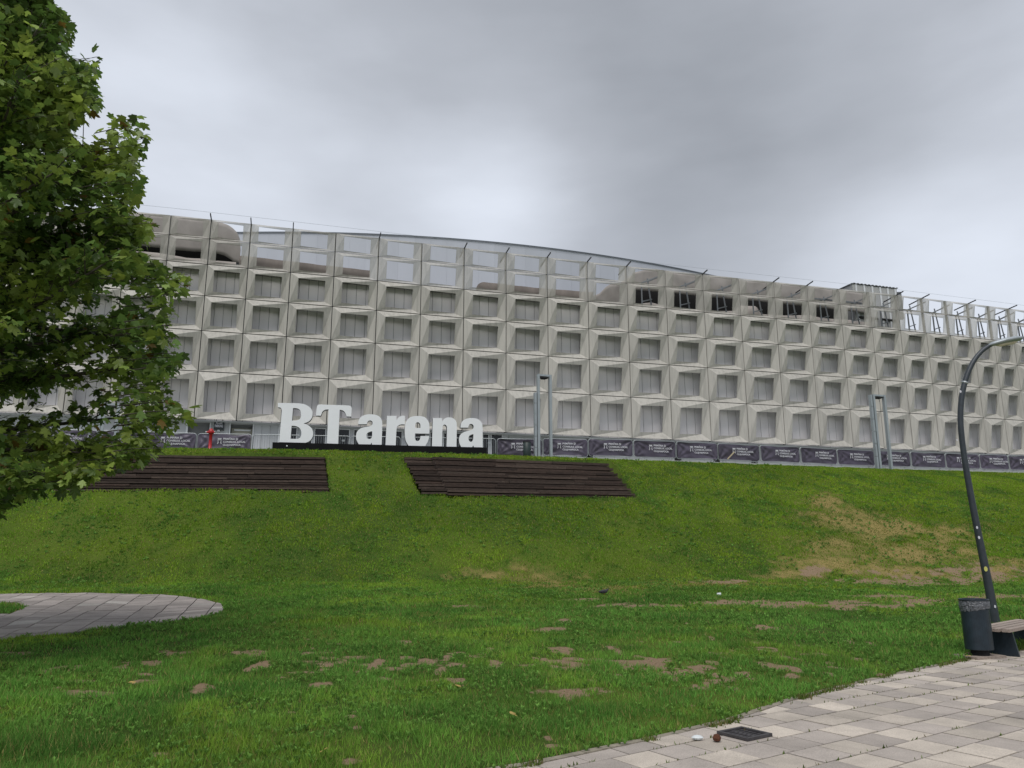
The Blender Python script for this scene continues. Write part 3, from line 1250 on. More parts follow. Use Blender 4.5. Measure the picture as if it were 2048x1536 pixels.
# ------------------------------------------------------------------ plaza sheet on top
m = MB()
pts = [(x_, float(crest(x_)) + (.75 if x_ > 2.4 else 3.4)) for x_ in list(np.linspace(-60, 2.3, 30)) + list(np.linspace(2.5, 90, 40))]
for (a, b) in zip(pts[:-1], pts[1:]):
    m.add([(a[0], a[1], ZT + .10), (b[0], b[1], ZT + .10), (b[0], b[1] + 34, ZT + .10), (a[0], a[1] + 34, ZT + .10), (a[0], a[1], ZT - .2), (b[0], b[1], ZT - .2)], [(0, 1, 2, 3), (4, 5, 1, 0)])
tag(mk('plaza_pavement', m, M['plaza'], org=(0, 40, ZT)), 'pale plaza behind the embankment', kind='structure')

# ------------------------------------------------------------------ crowd barriers
BX = [-18.16, -16.59, -.64, .43, 4.11, 6.62, 9.11, 11.65, 16.87, 19.44, 22.03, 24.44, 27.03, 29.5, 32.57, 45]
BY = [38.24, 38.67, 40.67, 40.77, 41.35, 41.96, 42.57, 43.36, 45.0, 45.95, 46.69, 47.2, 47.98, 48.51, 49.2, 52.5]


def bar_at(px):
    lo, hi = -40.0, 45.0
    for _ in range(40):
        m_ = (lo + hi) / 2
        y_ = float(np.interp(m_, BX, BY)) if m_ > -18.16 else 38.24 + (m_ + 18.16) * .2
        if project((m_, y_, ZT + 1.1))[0] < px:
            lo = m_
        else:
            hi = m_
    return Vector((lo, y_, ZT + (.10 if lo > 2.4 else 0.0)))


def rounded_rect(w, h0, h1, r):
    pts = []
    for cx, cz, a0 in ((w / 2 - r, h1 - r, 0), (-w / 2 + r, h1 - r, 90), (-w / 2 + r, h0 + r, 180), (w / 2 - r, h0 + r, 270)):
        for k in range(6):
            a_ = R(a0 + 18 * k)
            pts.append((cx + r * math.cos(a_), 0, cz + r * math.sin(a_)))
    pts.append(pts[0])
    return pts


TXT = [text_mesh(b_, .135, 'LEFT', .002, .03) for b_ in ('PRIMĂRIA ȘI', 'CONSILIUL LOCAL', 'CLUJ-NAPOCA')]
for t_ in TXT:
    t_.materials.clear()
    t_.materials.append(M['print'])
m = MB()     # coat of arms on the banner: crown-like block, line, two thin figures
m.box((0, 0, .17), (.17, .006, .07))
m.box((0, 0, .20), (.21, .006, .02))
m.box((0, 0, .105), (.25, .006, .014))
for sx in (-1, 1):
    m.box((sx * .07, 0, .03), (.028, .006, .10), 0)
    m.box((sx * .085, 0, -.06), (.035, .006, .06), 0)
    m.box((sx * .05, 0, -.02), (.02, .006, .05), 0)
EMB = bpy.data.meshes.new('emblem')
EMB.from_pydata(m.v, [], m.f)
EMB.materials.append(M['print'])


def barrier(pa, pb, banner, label, seed):
    mid = (pa + pb) / 2
    ang_ = math.atan2(pb.y - pa.y, pb.x - pa.x)
    w_ = (pb - pa).length - .06
    t = thing('crowd_barrier', label, 'barrier', mid, ang_ + random.uniform(-.012, .012), 'crowd barriers along the top of the embankment')
    m = MB()
    m.tube(rounded_rect(w_, .16, 1.1, .14), .021, 6, False)
    mk('frame', m, M['zinc'], t, local=True, smooth=True)
    m = MB()
    nb = 20
    for k_ in range(1, nb):
        xx = -w_ / 2 + w_ * k_ / nb
        m.tube([(xx, 0, .17), (xx, 0, 1.09)], .0075, 4, False)
    o = mk('bars', m, M['zinc'], t, local=True)
    o['kind'] = 'stuff'
    for sx in (-1, 1):
        m = MB()
        m.tube([(sx * (w_ / 2 - .35), -.3, .02), (sx * (w_ / 2 - .35), -.02, .17), (sx * (w_ / 2 - .35), .3, .02)], .016, 6)
        mk('foot', m, M['zinc'], t, local=True)
    if not banner:
        m = MB()
        m.box((w_ / 2 - .32, -.02, .86), (.16, .01, .10))
        mk('plate', m, M['zinc'], t, local=True)
        return t
    bw, nx_, nz_ = w_ - .05, 44, 14
    vs, fs = [], []
    sag = [random.uniform(0, .07) for _ in range(4)]
    cx_ = random.uniform(-.8, .8)
    for i_ in range(nx_ + 1):
        u = i_ / nx_
        for j_ in range(nz_ + 1):
            v = j_ / nz_
            xx = (u - .5) * bw
            top = 1.085 - sag[0] * math.exp(-((xx - cx_) / .35) ** 2) - .09 * max(0, 1 - min(u, 1 - u) / .045) ** 2
            bot = .20 + sag[1] * .6 * math.exp(-((xx + cx_) / .5) ** 2) + .09 * max(0, 1 - min(u, 1 - u) / .045) ** 2
            # creases that radiate from the tied corners
            yy = -.06
            for q_, (cu_, cv_) in enumerate(((0, 1), (1, 1), (0, 0), (1, 0))):
                ddx, ddz = (u - cu_) * bw, (v - cv_) * .9
                rr_ = math.hypot(ddx, ddz)
                aa_ = math.atan2(abs(ddz), abs(ddx) + 1e-6)
                wv_ = math.sin(aa_ * (9 + (seed * 3 + q_ * 5) % 7) + seed * 1.7 + q_ * 2)
                yy -= (.055, .05, .03, .035)[(q_ + seed) % 4] * math.exp(-rr_ / .75) * min(1, rr_ / .15) * wv_
            yy -= .02 * (float(fbm(xx * 2.2 + seed * 7, v * 2.5, 2, seed)) - .5) * 2
            vs.append((xx, max(-.16, min(yy, -.012)), bot + (top - bot) * v))
    for i_ in range(nx_):
        for j_ in range(nz_):
            a_ = i_ * (nz_ + 1) + j_
            fs.append((a_, a_ + nz_ + 1, a_ + nz_ + 2, a_ + 1))
    m = MB()
    m.add(vs, fs)
    bn = mk('banner', m, M['banner'], t, local=True, smooth=True)
    x_0 = random.uniform(-.22, -.02)
    for k_, me in enumerate(TXT):
        o = bpy.data.objects.new('lettering', me)
        COL.objects.link(o)
        o.parent = bn
        o.rotation_euler = (R(90), R(random.uniform(-1, 1)), 0)
        o.location = (x_0, -.12, .79 - k_ * .155)
        o.scale = (.98, 1, 1)
    o = bpy.data.objects.new('emblem', EMB)
    COL.objects.link(o)
    o.parent = bn
    o.location = (x_0 - .17, -.12, .66)
    return t


ordn = ['first', 'second', 'third', 'fourth', 'fifth', 'sixth', 'seventh', 'eighth', 'ninth', 'tenth', 'eleventh', 'twelfth', 'thirteenth', 'fourteenth', 'fifteenth']
gaps = [993, 1085, 1176, 1265.5, 1351, 1434, 1518, 1598.4, 1672, 1747.4, 1818.5, 1888.4, 1957, 2014.6, 2074, 2132]
for i in range(len(gaps) - 1):
    lab = {0: 'purple bannered crowd barrier right after the white letter sign, behind the small green bin',
           1: 'purple bannered crowd barrier behind the right leg of the middle portal lamp',
           5: 'purple bannered crowd barrier with a pale wooden batten leaning on it',
           9: 'purple bannered crowd barrier behind the right hand portal lamp',
           12: 'purple bannered crowd barrier just right of the curved street lamp'}.get(i, 'purple bannered crowd barrier, %s to the right of the white letter sign' % ordn[i])
    barrier(bar_at(gaps[i]), bar_at(gaps[i + 1]), True, lab, i + 1)
gl = [-40, 72, 180, 287, 395, 505]
ll = ['purple bannered crowd barrier at the left edge, mostly behind the tree', 'purple bannered crowd barrier behind the tree, next to the leftmost one',
      'purple bannered crowd barrier behind the tree beside the left portal lamp', 'purple bannered crowd barrier just left of the red hydrant, half behind leaves',
      'purple bannered crowd barrier behind the red hydrant']
for i in range(5):
    barrier(bar_at(gl[i]), bar_at(gl[i + 1]), True, ll[i], 31 + i)
gb = [505, 603, 701, 802, 897, 992]
lb = ['bare barred crowd barrier left of the letter B', 'bare barred crowd barrier behind the letters B and T', 'bare barred crowd barrier behind the T and the first a',
      'bare barred crowd barrier behind the letters r and e', 'bare barred crowd barrier behind the n and last a']
for i in range(5):
    barrier(bar_at(gb[i]), bar_at(gb[i + 1]), False, lb[i], 51 + i)

# batten on a banner, black object of unclear kind behind the barriers
p = bar_at(1459)
m = MB()
m.beam(Vector((p.x - .22, p.y - .22, ZT + .32)), Vector((p.x + .22, p.y - .12, ZT + .74)), .04, .06)
tag(mk('wooden_batten', m, M['wood']), 'short pale wooden batten stuck across a purple barrier banner', 'batten')
p = bar_at(1176)
m = MB()
m.lathe([(.02, 0), (.28, .05), (.33, .5), (.30, 1.0), (.22, 1.2), (.05, 1.27)], 14, (p.x, p.y + .5, ZT + .012))
tag(mk('black_item', m, M['black'], smooth=True), 'black bulky sack standing behind the gap between two barriers', 'item')

# ------------------------------------------------------------------ letter sign
S0, S1 = Vector((-11.5, 36.7, 0)), Vector((-1.29, 38.72, 0))
sdir = (S1 - S0).normalized()
snor = Vector((sdir.y, -sdir.x, 0))
sang = math.atan2(sdir.y, sdir.x)


def on_plane(px, py, off=0.0):
    d = pix_dir(px, py)
    o = S0 - snor * off
    t = (snor.x * o.x + snor.y * o.y) / (snor.x * d.x + snor.y * d.y)
    p_ = d * t
    u = (p_ - o).x * sdir.x + (p_ - o).y * sdir.y
    return u, EYE + p_.z


sign = thing('letter_sign', 'big white three-dimensional letters BT arena on a long black plinth', 'sign', (S0.x, S0.y, ZT), sang)
zpl = (on_plane(546, 884.5)[1] + on_plane(973, 895)[1]) / 2 - ZT
Lp = (S1 - S0).length
m = MB()
m.box((Lp / 2, .45, zpl / 2 - .1), (Lp, .9, zpl + .2))
mk('plinth', m, M['black_plinth'], sign, local=True)
m = MB()
u_, z_ = on_plane(574, 892)
m.lathe([(.035, 0), (.035, .02), (.02, .03)], 12)
for i_ in range(len(m.v)):
    x_, y_, zz = m.v[i_]
    m.v[i_] = (u_ + x_, -zz, z_ - ZT + y_)
mk('lamp_button', m, M['white_trim'], sign, local=True)


def smooth_outline(pts, sub=5):
    out = []
    n = len(pts)
    for i_ in range(n):
        p0, p1, p2, p3 = pts[i_ - 1], pts[i_], pts[(i_ + 1) % n], pts[(i_ + 2) % n]
        a_ = np.array(p1[:2], float)
        b_ = np.array(p2[:2], float)
        ca, cb = len(p1) > 2, len(p2) > 2
        if ca and cb:
            out.append(a_)
            continue
        L = np.linalg.norm(b_ - a_)
        ta = (b_ - a_) if ca else (b_ - np.array(p0[:2])) * (L / max(1e-6, np.linalg.norm(b_ - np.array(p0[:2]))))
        tb = (b_ - a_) if cb else (np.array(p3[:2]) - a_) * (L / max(1e-6, np.linalg.norm(np.array(p3[:2]) - a_)))
        for k_ in range(sub):
            t = k_ / sub
            h00, h10, h01, h11 = 2 * t ** 3 - 3 * t * t + 1, t ** 3 - 2 * t * t + t, -2 * t ** 3 + 3 * t * t, t ** 3 - t * t
            out.append(a_ * h00 + ta * h10 + b_ * h01 + tb * h11)
    return out


c_ = 1
LET = [
    ('B', (540, 790, 12.047), [[(190, 190, c_), (720, 203), (870, 238), (985, 325), (1025, 430), (1010, 540), (940, 630), (810, 688, c_), (905, 720), (1000, 800), (1040, 920), (1015, 1030), (950, 1110), (860, 1150, c_),
                                (220, 1135, c_), (285, 370, c_), (262, 310), (190, 290, c_)],
                               [(555, 315, c_), (640, 318), (712, 352), (745, 430), (738, 540), (700, 592), (640, 612), (530, 620, c_)],
                               [(520, 740, c_), (610, 745), (700, 785), (750, 865), (755, 950), (722, 1030), (650, 1055), (495, 1055, c_)]]),
    ('T', (540, 790, 12.047), [[(1105, 495, c_), (1130, 285), (1148, 245), (1200, 228), (1300, 232), (1900, 253), (1950, 275), (1967, 320), (1957, 520, c_), (1845, 515, c_), (1812, 430), (1762, 375), (1680, 355, c_),
                                (1640, 1175, c_), (1370, 1165, c_), (1410, 345, c_), (1320, 358), (1265, 400), (1240, 460), (1225, 497, c_)]]),
    ('a', (700, 810, 13.653), [[(225, 525, c_), (245, 400), (320, 310), (440, 262), (620, 255), (780, 300), (862, 400), (880, 520), (865, 1085, c_), (600, 1080, c_), (595, 1022, c_), (560, 1075, c_), (240, 1070, c_),
                                (180, 960), (165, 860), (190, 735), (280, 645), (420, 602), (540, 580), (602, 540), (615, 480), (595, 438), (540, 420), (492, 445), (465, 500), (455, 525, c_)],
                               [(607, 718, c_), (600, 860), (572, 912), (520, 928), (465, 900), (450, 840), (472, 770), (530, 735)]]),
    ('r', (700, 810, 13.653), [[(1010, 295, c_), (1270, 297, c_), (1270, 420, c_), (1330, 335), (1420, 294), (1503, 295, c_), (1495, 530, c_), (1380, 532), (1300, 580), (1270, 670), (1250, 1100, c_), (970, 1095, c_)]]),
    ('e', (0, 0, 1.0), [[(834.7, 832.0), (844, 832.6), (851.3, 835.6), (856.7, 842.7), (858.9, 851.3), (858.9, 867.3, c_), (830.2, 866.9, c_), (829.4, 874.7), (831.5, 880.3), (834.8, 882.1), (838.8, 880.2), (840.3, 876.3), (841.1, 872, c_),
                         (858.3, 872, c_), (856.7, 880.2), (853, 887.5), (850, 892, c_), (817.2, 891.5, c_), (812.3, 883.2), (809.9, 873), (809.6, 855.4), (812, 843.7), (818.7, 835.6), (826, 832.7)],
                        [(830.2, 855.9, c_), (840.7, 855.9, c_), (840.5, 848.9), (838.2, 845.4), (835.2, 844.3), (832.1, 846.2), (830.5, 850.5)]]),
    ('n', (820, 820, 12.8), [[(585, 205, c_), (825, 207, c_), (825, 290, c_), (890, 215), (980, 188), (1100, 210), (1175, 280), (1195, 370), (1190, 940, c_), (935, 935, c_), (945, 440), (920, 388), (885, 372), (848, 395), (832, 460),
                              (820, 930, c_), (562, 925, c_)]]),
    ('a', (820, 820, 12.8), [[(1290, 450, c_), (1310, 340), (1370, 262), (1480, 215), (1600, 205), (1740, 235), (1830, 320), (1857, 430), (1855, 955, c_), (1635, 950, c_), (1622, 905, c_), (1590, 950, c_), (1310, 945, c_), (1265, 850), (1255, 740),
                              (1285, 640), (1370, 570), (1500, 530), (1580, 505), (1622, 460), (1625, 400), (1590, 362), (1540, 360), (1508, 390), (1490, 450, c_)],
                             [(1622, 615, c_), (1620, 720), (1600, 790), (1560, 815), (1512, 785), (1500, 710), (1530, 650)]]),
]
for ch, (ox, oy, k), loops in LET:
    cu = bpy.data.curves.new('letter', 'CURVE')
    cu.dimensions = '2D'
    cu.fill_mode = 'BOTH'
    cu.extrude = .17
    for lp in loops:
        pp = [on_plane(ox + q[0] / k, oy + q[1] / k, .12) for q in smooth_outline(lp)]
        sp = cu.splines.new('POLY')
        sp.points.add(len(pp) - 1)
        for j, (u_, z_) in enumerate(pp):
            sp.points[j].co = (u_, z_ - ZT, 0, 1)
        sp.use_cyclic_u = True
    ob = bpy.data.objects.new('tmp', cu)
    COL.objects.link(ob)
    bpy.context.view_layer.update()
    me = bpy.data.meshes.new_from_object(ob.evaluated_get(bpy.context.evaluated_depsgraph_get()))
    bpy.data.objects.remove(ob)
    me.materials.clear()
    me.materials.append(M['white_paint'])
    me.materials.append(M['letter_side'])
    for pl in me.polygons:
        pl.material_index = 0 if pl.normal.z > .5 else 1
        pl.use_smooth = False
    me.name = 'letter'
    o = bpy.data.objects.new('letter', me)
    COL.objects.link(o)
    o.parent = sign
    o.rotation_euler = (R(90), 0, 0)
    o.location = (0, .12 + .17, 0)
    o['label'] = 'white letter ' + ch

# ------------------------------------------------------------------ portal lamps, hydrant, small bin


M_D = .20


def portal(px_l, px_r, y_top, y_bot, Yd, label, seg=False):
    pl, pr = ray_y(px_l, y_bot, Yd), ray_y(px_r, y_bot, Yd + .25)
    zt_ = ray_y(px_l, y_top, Yd).z
    gz = ZT - .05
    base = Vector(((pl.x + pr.x) / 2, (pl.y + pr.y) / 2, gz))
    an = math.atan2(pr.y - pl.y, pr.x - pl.x)
    w_ = (pr - pl).length
    h_ = zt_ - gz
    t = thing('portal_lamp', label, 'lamp', base, an, 'portal lamps on the plaza edge')
    for sx in (-1, 1):
        m = MB()
        m.box((sx * (w_ / 2 - .07), 0, h_ / 2), (.10, M_D, h_))
        m.box((sx * (w_ / 2 - .07), -M_D / 2 - .008, h_ / 2), (.13, .015, h_))
        mk('leg', m, M['lamp_metal'], t, local=True)
    m = MB()
    m.box((0, 0, h_ - .05), (w_ - .241, M_D, .10))
    mk('crossbar', m, M['lamp_metal'], t, local=True)
    m = MB()
    m.box((-.02, .02, h_ - .17), (w_ * .55, .22, .07))
    m.box((-.02, .02, h_ - .22), (w_ * .3, .16, .05))
    m.tube([(.06, .02, h_ - .25), (.06, .02, h_ - .42)], .008, 5)
    mk('lamp_unit', m, M['black'], t, local=True)
    n = 6
    h0 = h_ * (.78 if not seg else .995)
    for k_ in range(n):
        m = MB()
        zz0, zz1 = h0 * k_ / n + .01, h0 * (k_ + 1) / n - .012
        m.box((-w_ / 2 - .085, .03, (zz0 + zz1) / 2), (.12, .2, zz1 - zz0))
        mk('cover_panel', m, M['lamp_metal'], t, local=True)
    return t


portal(1074.5, 1104, 748.5, 912, 39.9, 'pale metal portal lamp standing right of the white letter sign')
portal(1758, 1784, 789, 939, 45.2, 'pale metal portal lamp with segmented side near the right edge', True)
portal(197, 232, 806, 896, 36.2, 'pale metal portal lamp half hidden behind the tree')

p = ray_y(419.5, 899, 36.6)
hz = ray_y(419.5, 856, 36.6).z - ZT
hy = thing('fire_hydrant', 'red pillar fire hydrant on the grass edge', 'hydrant', (p.x, p.y, ZT - .02))
m = MB()
m.lathe([(.10, 0), (.10, .04), (.075, .06), (.078, hz - .28), (.10, hz - .26)], 16)
mk('pillar', m, M['red'], hy, local=True, smooth=True)
m = MB()
m.lathe([(.11, hz - .26), (.135, hz - .22), (.13, hz - .12), (.085, hz - .05), (.03, hz)], 16)
mk('head', m, M['red'], hy, local=True, smooth=True)
for sx in (-1, 1):
    m = MB()
    m.tube([(sx * .10, -.02, hz - .18), (sx * .21, -.05, hz - .19)], .045, 10)
    mk('outlet', m, M['red'], hy, local=True)
    m = MB()
    m.tube([(sx * .2, -.05, hz - .19), (sx * .235, -.055, hz - .19)], .05, 10)
    mk('cap', m, M['zinc'], hy, local=True)

p = ray_y(1054, 912, 39.3)
sb_ = thing('litter_bin', 'small dark green litter bin beside the middle portal lamp', 'bin', (p.x, p.y, ZT - .05))
m = MB()
m.lathe([(.19, 0), (.2, .02), (.2, .76), (.185, .77)], 16)
mk('body', m, M['bin_green'], sb_, local=True, smooth=True)
m = MB()
m.lathe([(.205, .76), (.21, .78), (.19, .80)], 16)
m.box((-.16, 0, .80), (.12, .14, .07))
mk('rim_bag', m, M['black'], sb_, local=True)

# ------------------------------------------------------------------ timber terraces on the slope


def terrace(rows, label, seed):
    rnd = random.Random(seed)
    c0 = ray_g((rows[-1][0] + rows[-1][1]) / 2, rows[-1][2])
    t = thing('timber_steps', label, 'steps', c0)
    for (xl_, xr_, yy, yn) in rows:
        a_, b_ = ray_g(xl_, yn), ray_g(xr_, yn)
        zt_ = ray_g((xl_ + xr_) / 2, yy).z
        zb_2 = ray_g((xl_ + xr_) / 2, yn).z
        hgt = (zt_ - zb_2) / 2
        d = (b_ - a_)
        d.z = 0
        L = d.length
        d.normalize()
        nrm = Vector((-d.y, d.x, 0))
        for lv in range(2):
            x_ = 0.0
            while x_ < L - .05:
                ln = min(rnd.uniform(2.2, 4.2), L - x_)
                if L - x_ - ln < .8:
                    ln = L - x_
                set_ = (.055 if lv else 0) + rnd.uniform(-.015, .015)
                p0 = a_ + d * (x_ + .008) + nrm * (.26 + set_)
                p1 = a_ + d * (x_ + ln - .008) + nrm * (.26 + set_)
                zc = zb_2 + hgt * (lv + .5) - .01 + rnd.uniform(-.006, .006)
                m = MB()
                m.beam((p0.x, p0.y, zc + rnd.uniform(-.006, .006)), (p1.x, p1.y, zc + rnd.uniform(-.006, .006)), .52, hgt - .045)
                mk('plank', m, M['plank_pale'] if rnd.random() < .22 + .25 * (yy > 970) else M['plank'], t, org=(p0.x, p0.y, zc))
                x_ += ln
    return t


terrace(rowsL, 'wide dark timber seating steps set in the slope, partly behind the tree', 1)
tR = terrace(rowsR, 'dark timber seating steps with stepped right end below the portal lamp', 2)
tR0 = terrace(rowsR0, 'narrow timber steps joined to the left end of the right hand seating', 3)

# ------------------------------------------------------------------ right-hand pavement


def tiles(name, poly, du, dv, ang_, origin, mats, ztop, thick, limit, halfbond, holes=None, gap=.008, label=None, zfun=None):
    ca, sa_ = math.cos(ang_), math.sin(ang_)
    base = MB()
    parent = thing(name, None, None, (origin[0], origin[1], 0))
    parent['kind'] = 'structure'
    if label:
        parent['label'] = label
    xs_ = [p_[0] for p_ in poly]
    ys_ = [p_[1] for p_ in poly]
    cand = []
    n = int(60 / du)
    for j_ in range(-n, n):
        for i_ in range(-n, n):
            u0 = i_ * du + (halfbond * dv if j_ % 2 else 0) + (.09 * du * math.sin(j_ * 2.3) if halfbond else 0)
            v0 = j_ * dv
            cx_ = origin[0] + (u0 + du / 2) * ca - (v0 + dv / 2) * sa_
            cy_ = origin[1] + (u0 + du / 2) * sa_ + (v0 + dv / 2) * ca
            if cx_ < min(xs_) - 1 or cx_ > max(xs_) + 1 or cy_ < min(ys_) - 1 or cy_ > max(ys_) + 1:
                continue
            g = gap
            q = []
            for (uu, vv) in ((g, g), (du - g, g), (du - g, dv - g), (g, dv - g)):
                U, V_ = u0 + uu, v0 + vv
                q.append((origin[0] + U * ca - V_ * sa_, origin[1] + U * sa_ + V_ * ca))
            c = clip_poly(poly, q)
            if len(c) < 3 or abs(area2(c)) / 2 < .006:
                continue
            if holes and any(inside(h_, np.array([cx_]), np.array([cy_]))[0] for h_ in holes):
                continue
            px_, py_ = project((cx_, cy_, ztop)) if cy_ > 1 else (-9999, 0)
            v_ = cy_ > 1 and -80 < px_ < 2130 and py_ < 1620
            cand.append((0 if v_ else 1, math.hypot(cx_, cy_), c, i_, j_, cx_, cy_))
    cand.sort(key=lambda q_: (q_[0], q_[1]))
    rest = [MB() for _ in mats]
    for n_, (v_, _, c, i_, j_, cx_, cy_) in enumerate(cand):
        k_ = mats_pick(i_, j_, len(mats))
        dz = random.uniform(-.003, .003)
        zz = ztop + dz if zfun is None else zfun(cx_, cy_) + ztop + dz
        tx, ty = random.uniform(-.006, .006), random.uniform(-.006, .006)
        m = MB()
        m.prism(c, zz - thick, zz)
        nn_ = len(c)
        for q_ in range(nn_, 2 * nn_):
            x_, y_, z_ = m.v[q_]
            if zfun is not None:
                z_ = zfun(x_, y_) + ztop + dz
            m.v[q_] = (x_, y_, z_ + (x_ - cx_) * tx + (y_ - cy_) * ty)
        if n_ < limit and v_ == 0:
            mk('tile', m, mats[k_], parent, org=(cx_, cy_, zz))
        elif math.hypot(cx_, cy_) < 30:
            rest[k_].add(m.v, m.f)
    for k_, r_ in enumerate(rest):
        if r_.v:
            mk('outer_tiles', r_, mats[k_], parent)['kind'] = 'stuff'
    return parent


def mats_pick(i_, j_, n):
    if n == 2:
        r_ = random.random()
        return (i_ + (j_ % 2)) % 2 if r_ < .82 else int(r_ * 97) % 2
    return 0


tiles('pavement', PAVE, .40, .345, R(34.8), (1.62, 6.60), [M['tile_light'], M['tile_dark']], .012, .05, 280, .5,
      holes=None, label='paved walkway of pale and grey square tiles')
m = MB()
m.prism(PAVE, -.06, -.004)
tag(mk('pavement_bed', m, M['joint_soil'], org=(3, 5, -.06)), kind='structure')


def pp2(i_, j_, n):
    return 1 if random.random() < .1 else 0


mats_pick_old = mats_pick


def mats_pick(i_, j_, n):
    return pp2(i_, j_, n)


zpath = lambda x_, y_: float(ground(x_, y_))
tiles('path', PATH, .52, .52, math.atan2(5.3, -1.6) - R(90), (-6.35, 14.65), [M['path_tile'], M['path_tile_pale']], .012, .05, 290, 0,
      holes=[ISLAND], gap=.013, label='rounded end of a tiled path in the lawn', zfun=zpath)
# soil bed under the path tiles follows the lawn: the ground sheet itself, 5 cm lower

# kerb along the lawn edge
kerb = thing('kerb', None, None, (2.8, 8.5, 0))
kerb['kind'] = 'structure'
kp = [p_ for p_ in PAVE if p_[1] > 2]
kp.sort(key=lambda q_: q_[0])
kp = kp[:-1]
P2 = []
for a_, b_ in zip(kp[:-1], kp[1:]):
    for t in np.arange(0, 1, .25):
        P2.append((a_[0] + (b_[0] - a_[0]) * t, a_[1] + (b_[1] - a_[1]) * t))
acc = 0
for a_, b_ in zip(P2[:-1], P2[1:]):
    L = math.hypot(b_[0] - a_[0], b_[1] - a_[1])
    if L < .02:
        continue
    nx_, ny_ = -(b_[1] - a_[1]) / L, (b_[0] - a_[0]) / L
    m = MB()
    e_ = .004 / L
    A_ = (a_[0] + (b_[0] - a_[0]) * e_, a_[1] + (b_[1] - a_[1]) * e_)
    B_ = (b_[0] - (b_[0] - a_[0]) * e_, b_[1] - (b_[1] - a_[1]) * e_)
    o1_, o2_ = .004, .075
    hz_ = .018 + random.uniform(-.006, .004)
    m.prism([(A_[0] + nx_ * o1_, A_[1] + ny_ * o1_), (B_[0] + nx_ * o1_, B_[1] + ny_ * o1_), (B_[0] + nx_ * o2_, B_[1] + ny_ * o2_), (A_[0] + nx_ * o2_, A_[1] + ny_ * o2_)], -.08, hz_)
    mk('kerb_stone', m, M['kerb'], kerb, org=(A_[0], A_[1], 0))

# drain grate
gq = [ray_z(1437, 1469, .02), ray_z(1480, 1458, .02), ray_z(1537, 1466, .02), ray_z(1502, 1482, .02)]
gc = sum(gq, Vector()) / 4
gang = math.atan2((gq[2] - gq[1]).y, (gq[2] - gq[1]).x)
gr = thing('drain_grate', 'dark cast iron drain grate at the lawn edge of the pavement', 'drain', (gc.x, gc.y, .014), R(34.8))
gl_ = .33
m = MB()
for s_ in (-1, 1):
    m.box((s_ * (gl_ / 2 - .015), 0, .012), (.03, gl_, .024))
    m.box((0, s_ * (gl_ / 2 - .015), .012), (gl_ - .062, .03, .024))
m.box((0, 0, .008), (.024, gl_ - .062, .010))
mk('grate_frame', m, M['grate'], gr, local=True)
for k in range(6):
    m = MB()
    m.box((0, -gl_ / 2 + .055 + k * .0445, .006), (gl_ - .064, .016, .008))
    mk('grate_bar', m, M['grate'], gr, local=True)
m = MB()
m.box((0, 0, .0015), (gl_, gl_, .002))
mk('drain_pit', m, M['black'], gr, local=True)

# ------------------------------------------------------------------ bin and bench
p = ray_z(1961, 1314, .02)
bn = thing('waste_bin', 'tall dark blue steel waste bin with bag at the end of the bench', 'bin', (p.x, p.y, .012), R(28))
m = MB()
m.box((.0, .02, .02), (.60, .42, .035), R(-6))
mk('base_slab', m, M['slat'], bn, local=True)
m = MB()
m.lathe([(.13, .037), (.12, .10), (.12, .135)], 20)
mk('pedestal', m, M['black'], bn, local=True)
m = MB()
prof = [(.205, .12), (.212, .125), (.212, .70), (.205, .702)]
m.lathe(prof, 36, sx=1.0, sy=.86)
mk('body', m, M['bin'], bn, local=True, smooth=False)
m = MB()
vs, fs = [], []
nb = 64
for lv, (r_, z_) in enumerate([(.214, .69), (.222, .71), (.226, .75), (.222, .80), (.214, .825)]):
    for k in range(nb):
        a_ = 2 * math.pi * k / nb
        rr_ = r_ + .006 * math.sin(k * 2.1 + lv * 1.7) + random.uniform(-.003, .003)
        zz = z_ + (.03 * math.sin(a_ * 1 + 2.2) - .006 * math.sin(k * 1.3) if lv == 0 else 0)
        vs.append((rr_ * math.cos(a_), rr_ * .86 * math.sin(a_), zz))
for lv in range(4):
    for k in range(nb):
        a_, b_ = lv * nb + k, lv * nb + (k + 1) % nb
        fs.append((a_, b_, b_ + nb, a_ + nb))
m.add(vs, fs)
mk('bin_bag', m, M['bag'], bn, local=True)
m = MB()
pts = [(.218 * math.cos(2 * math.pi * k / 40), .218 * .86 * math.sin(2 * math.pi * k / 40), .832) for k in range(41)]
m.tube(pts, .012, 6, False)
mk('rim', m, M['bin'], bn, local=True, smooth=True)
m = MB()
m.lathe([(.20, .60), (.205, .61), (.12, .612)], 30, sy=.86)
mk('inner_dark', m, M['black'], bn, local=True)

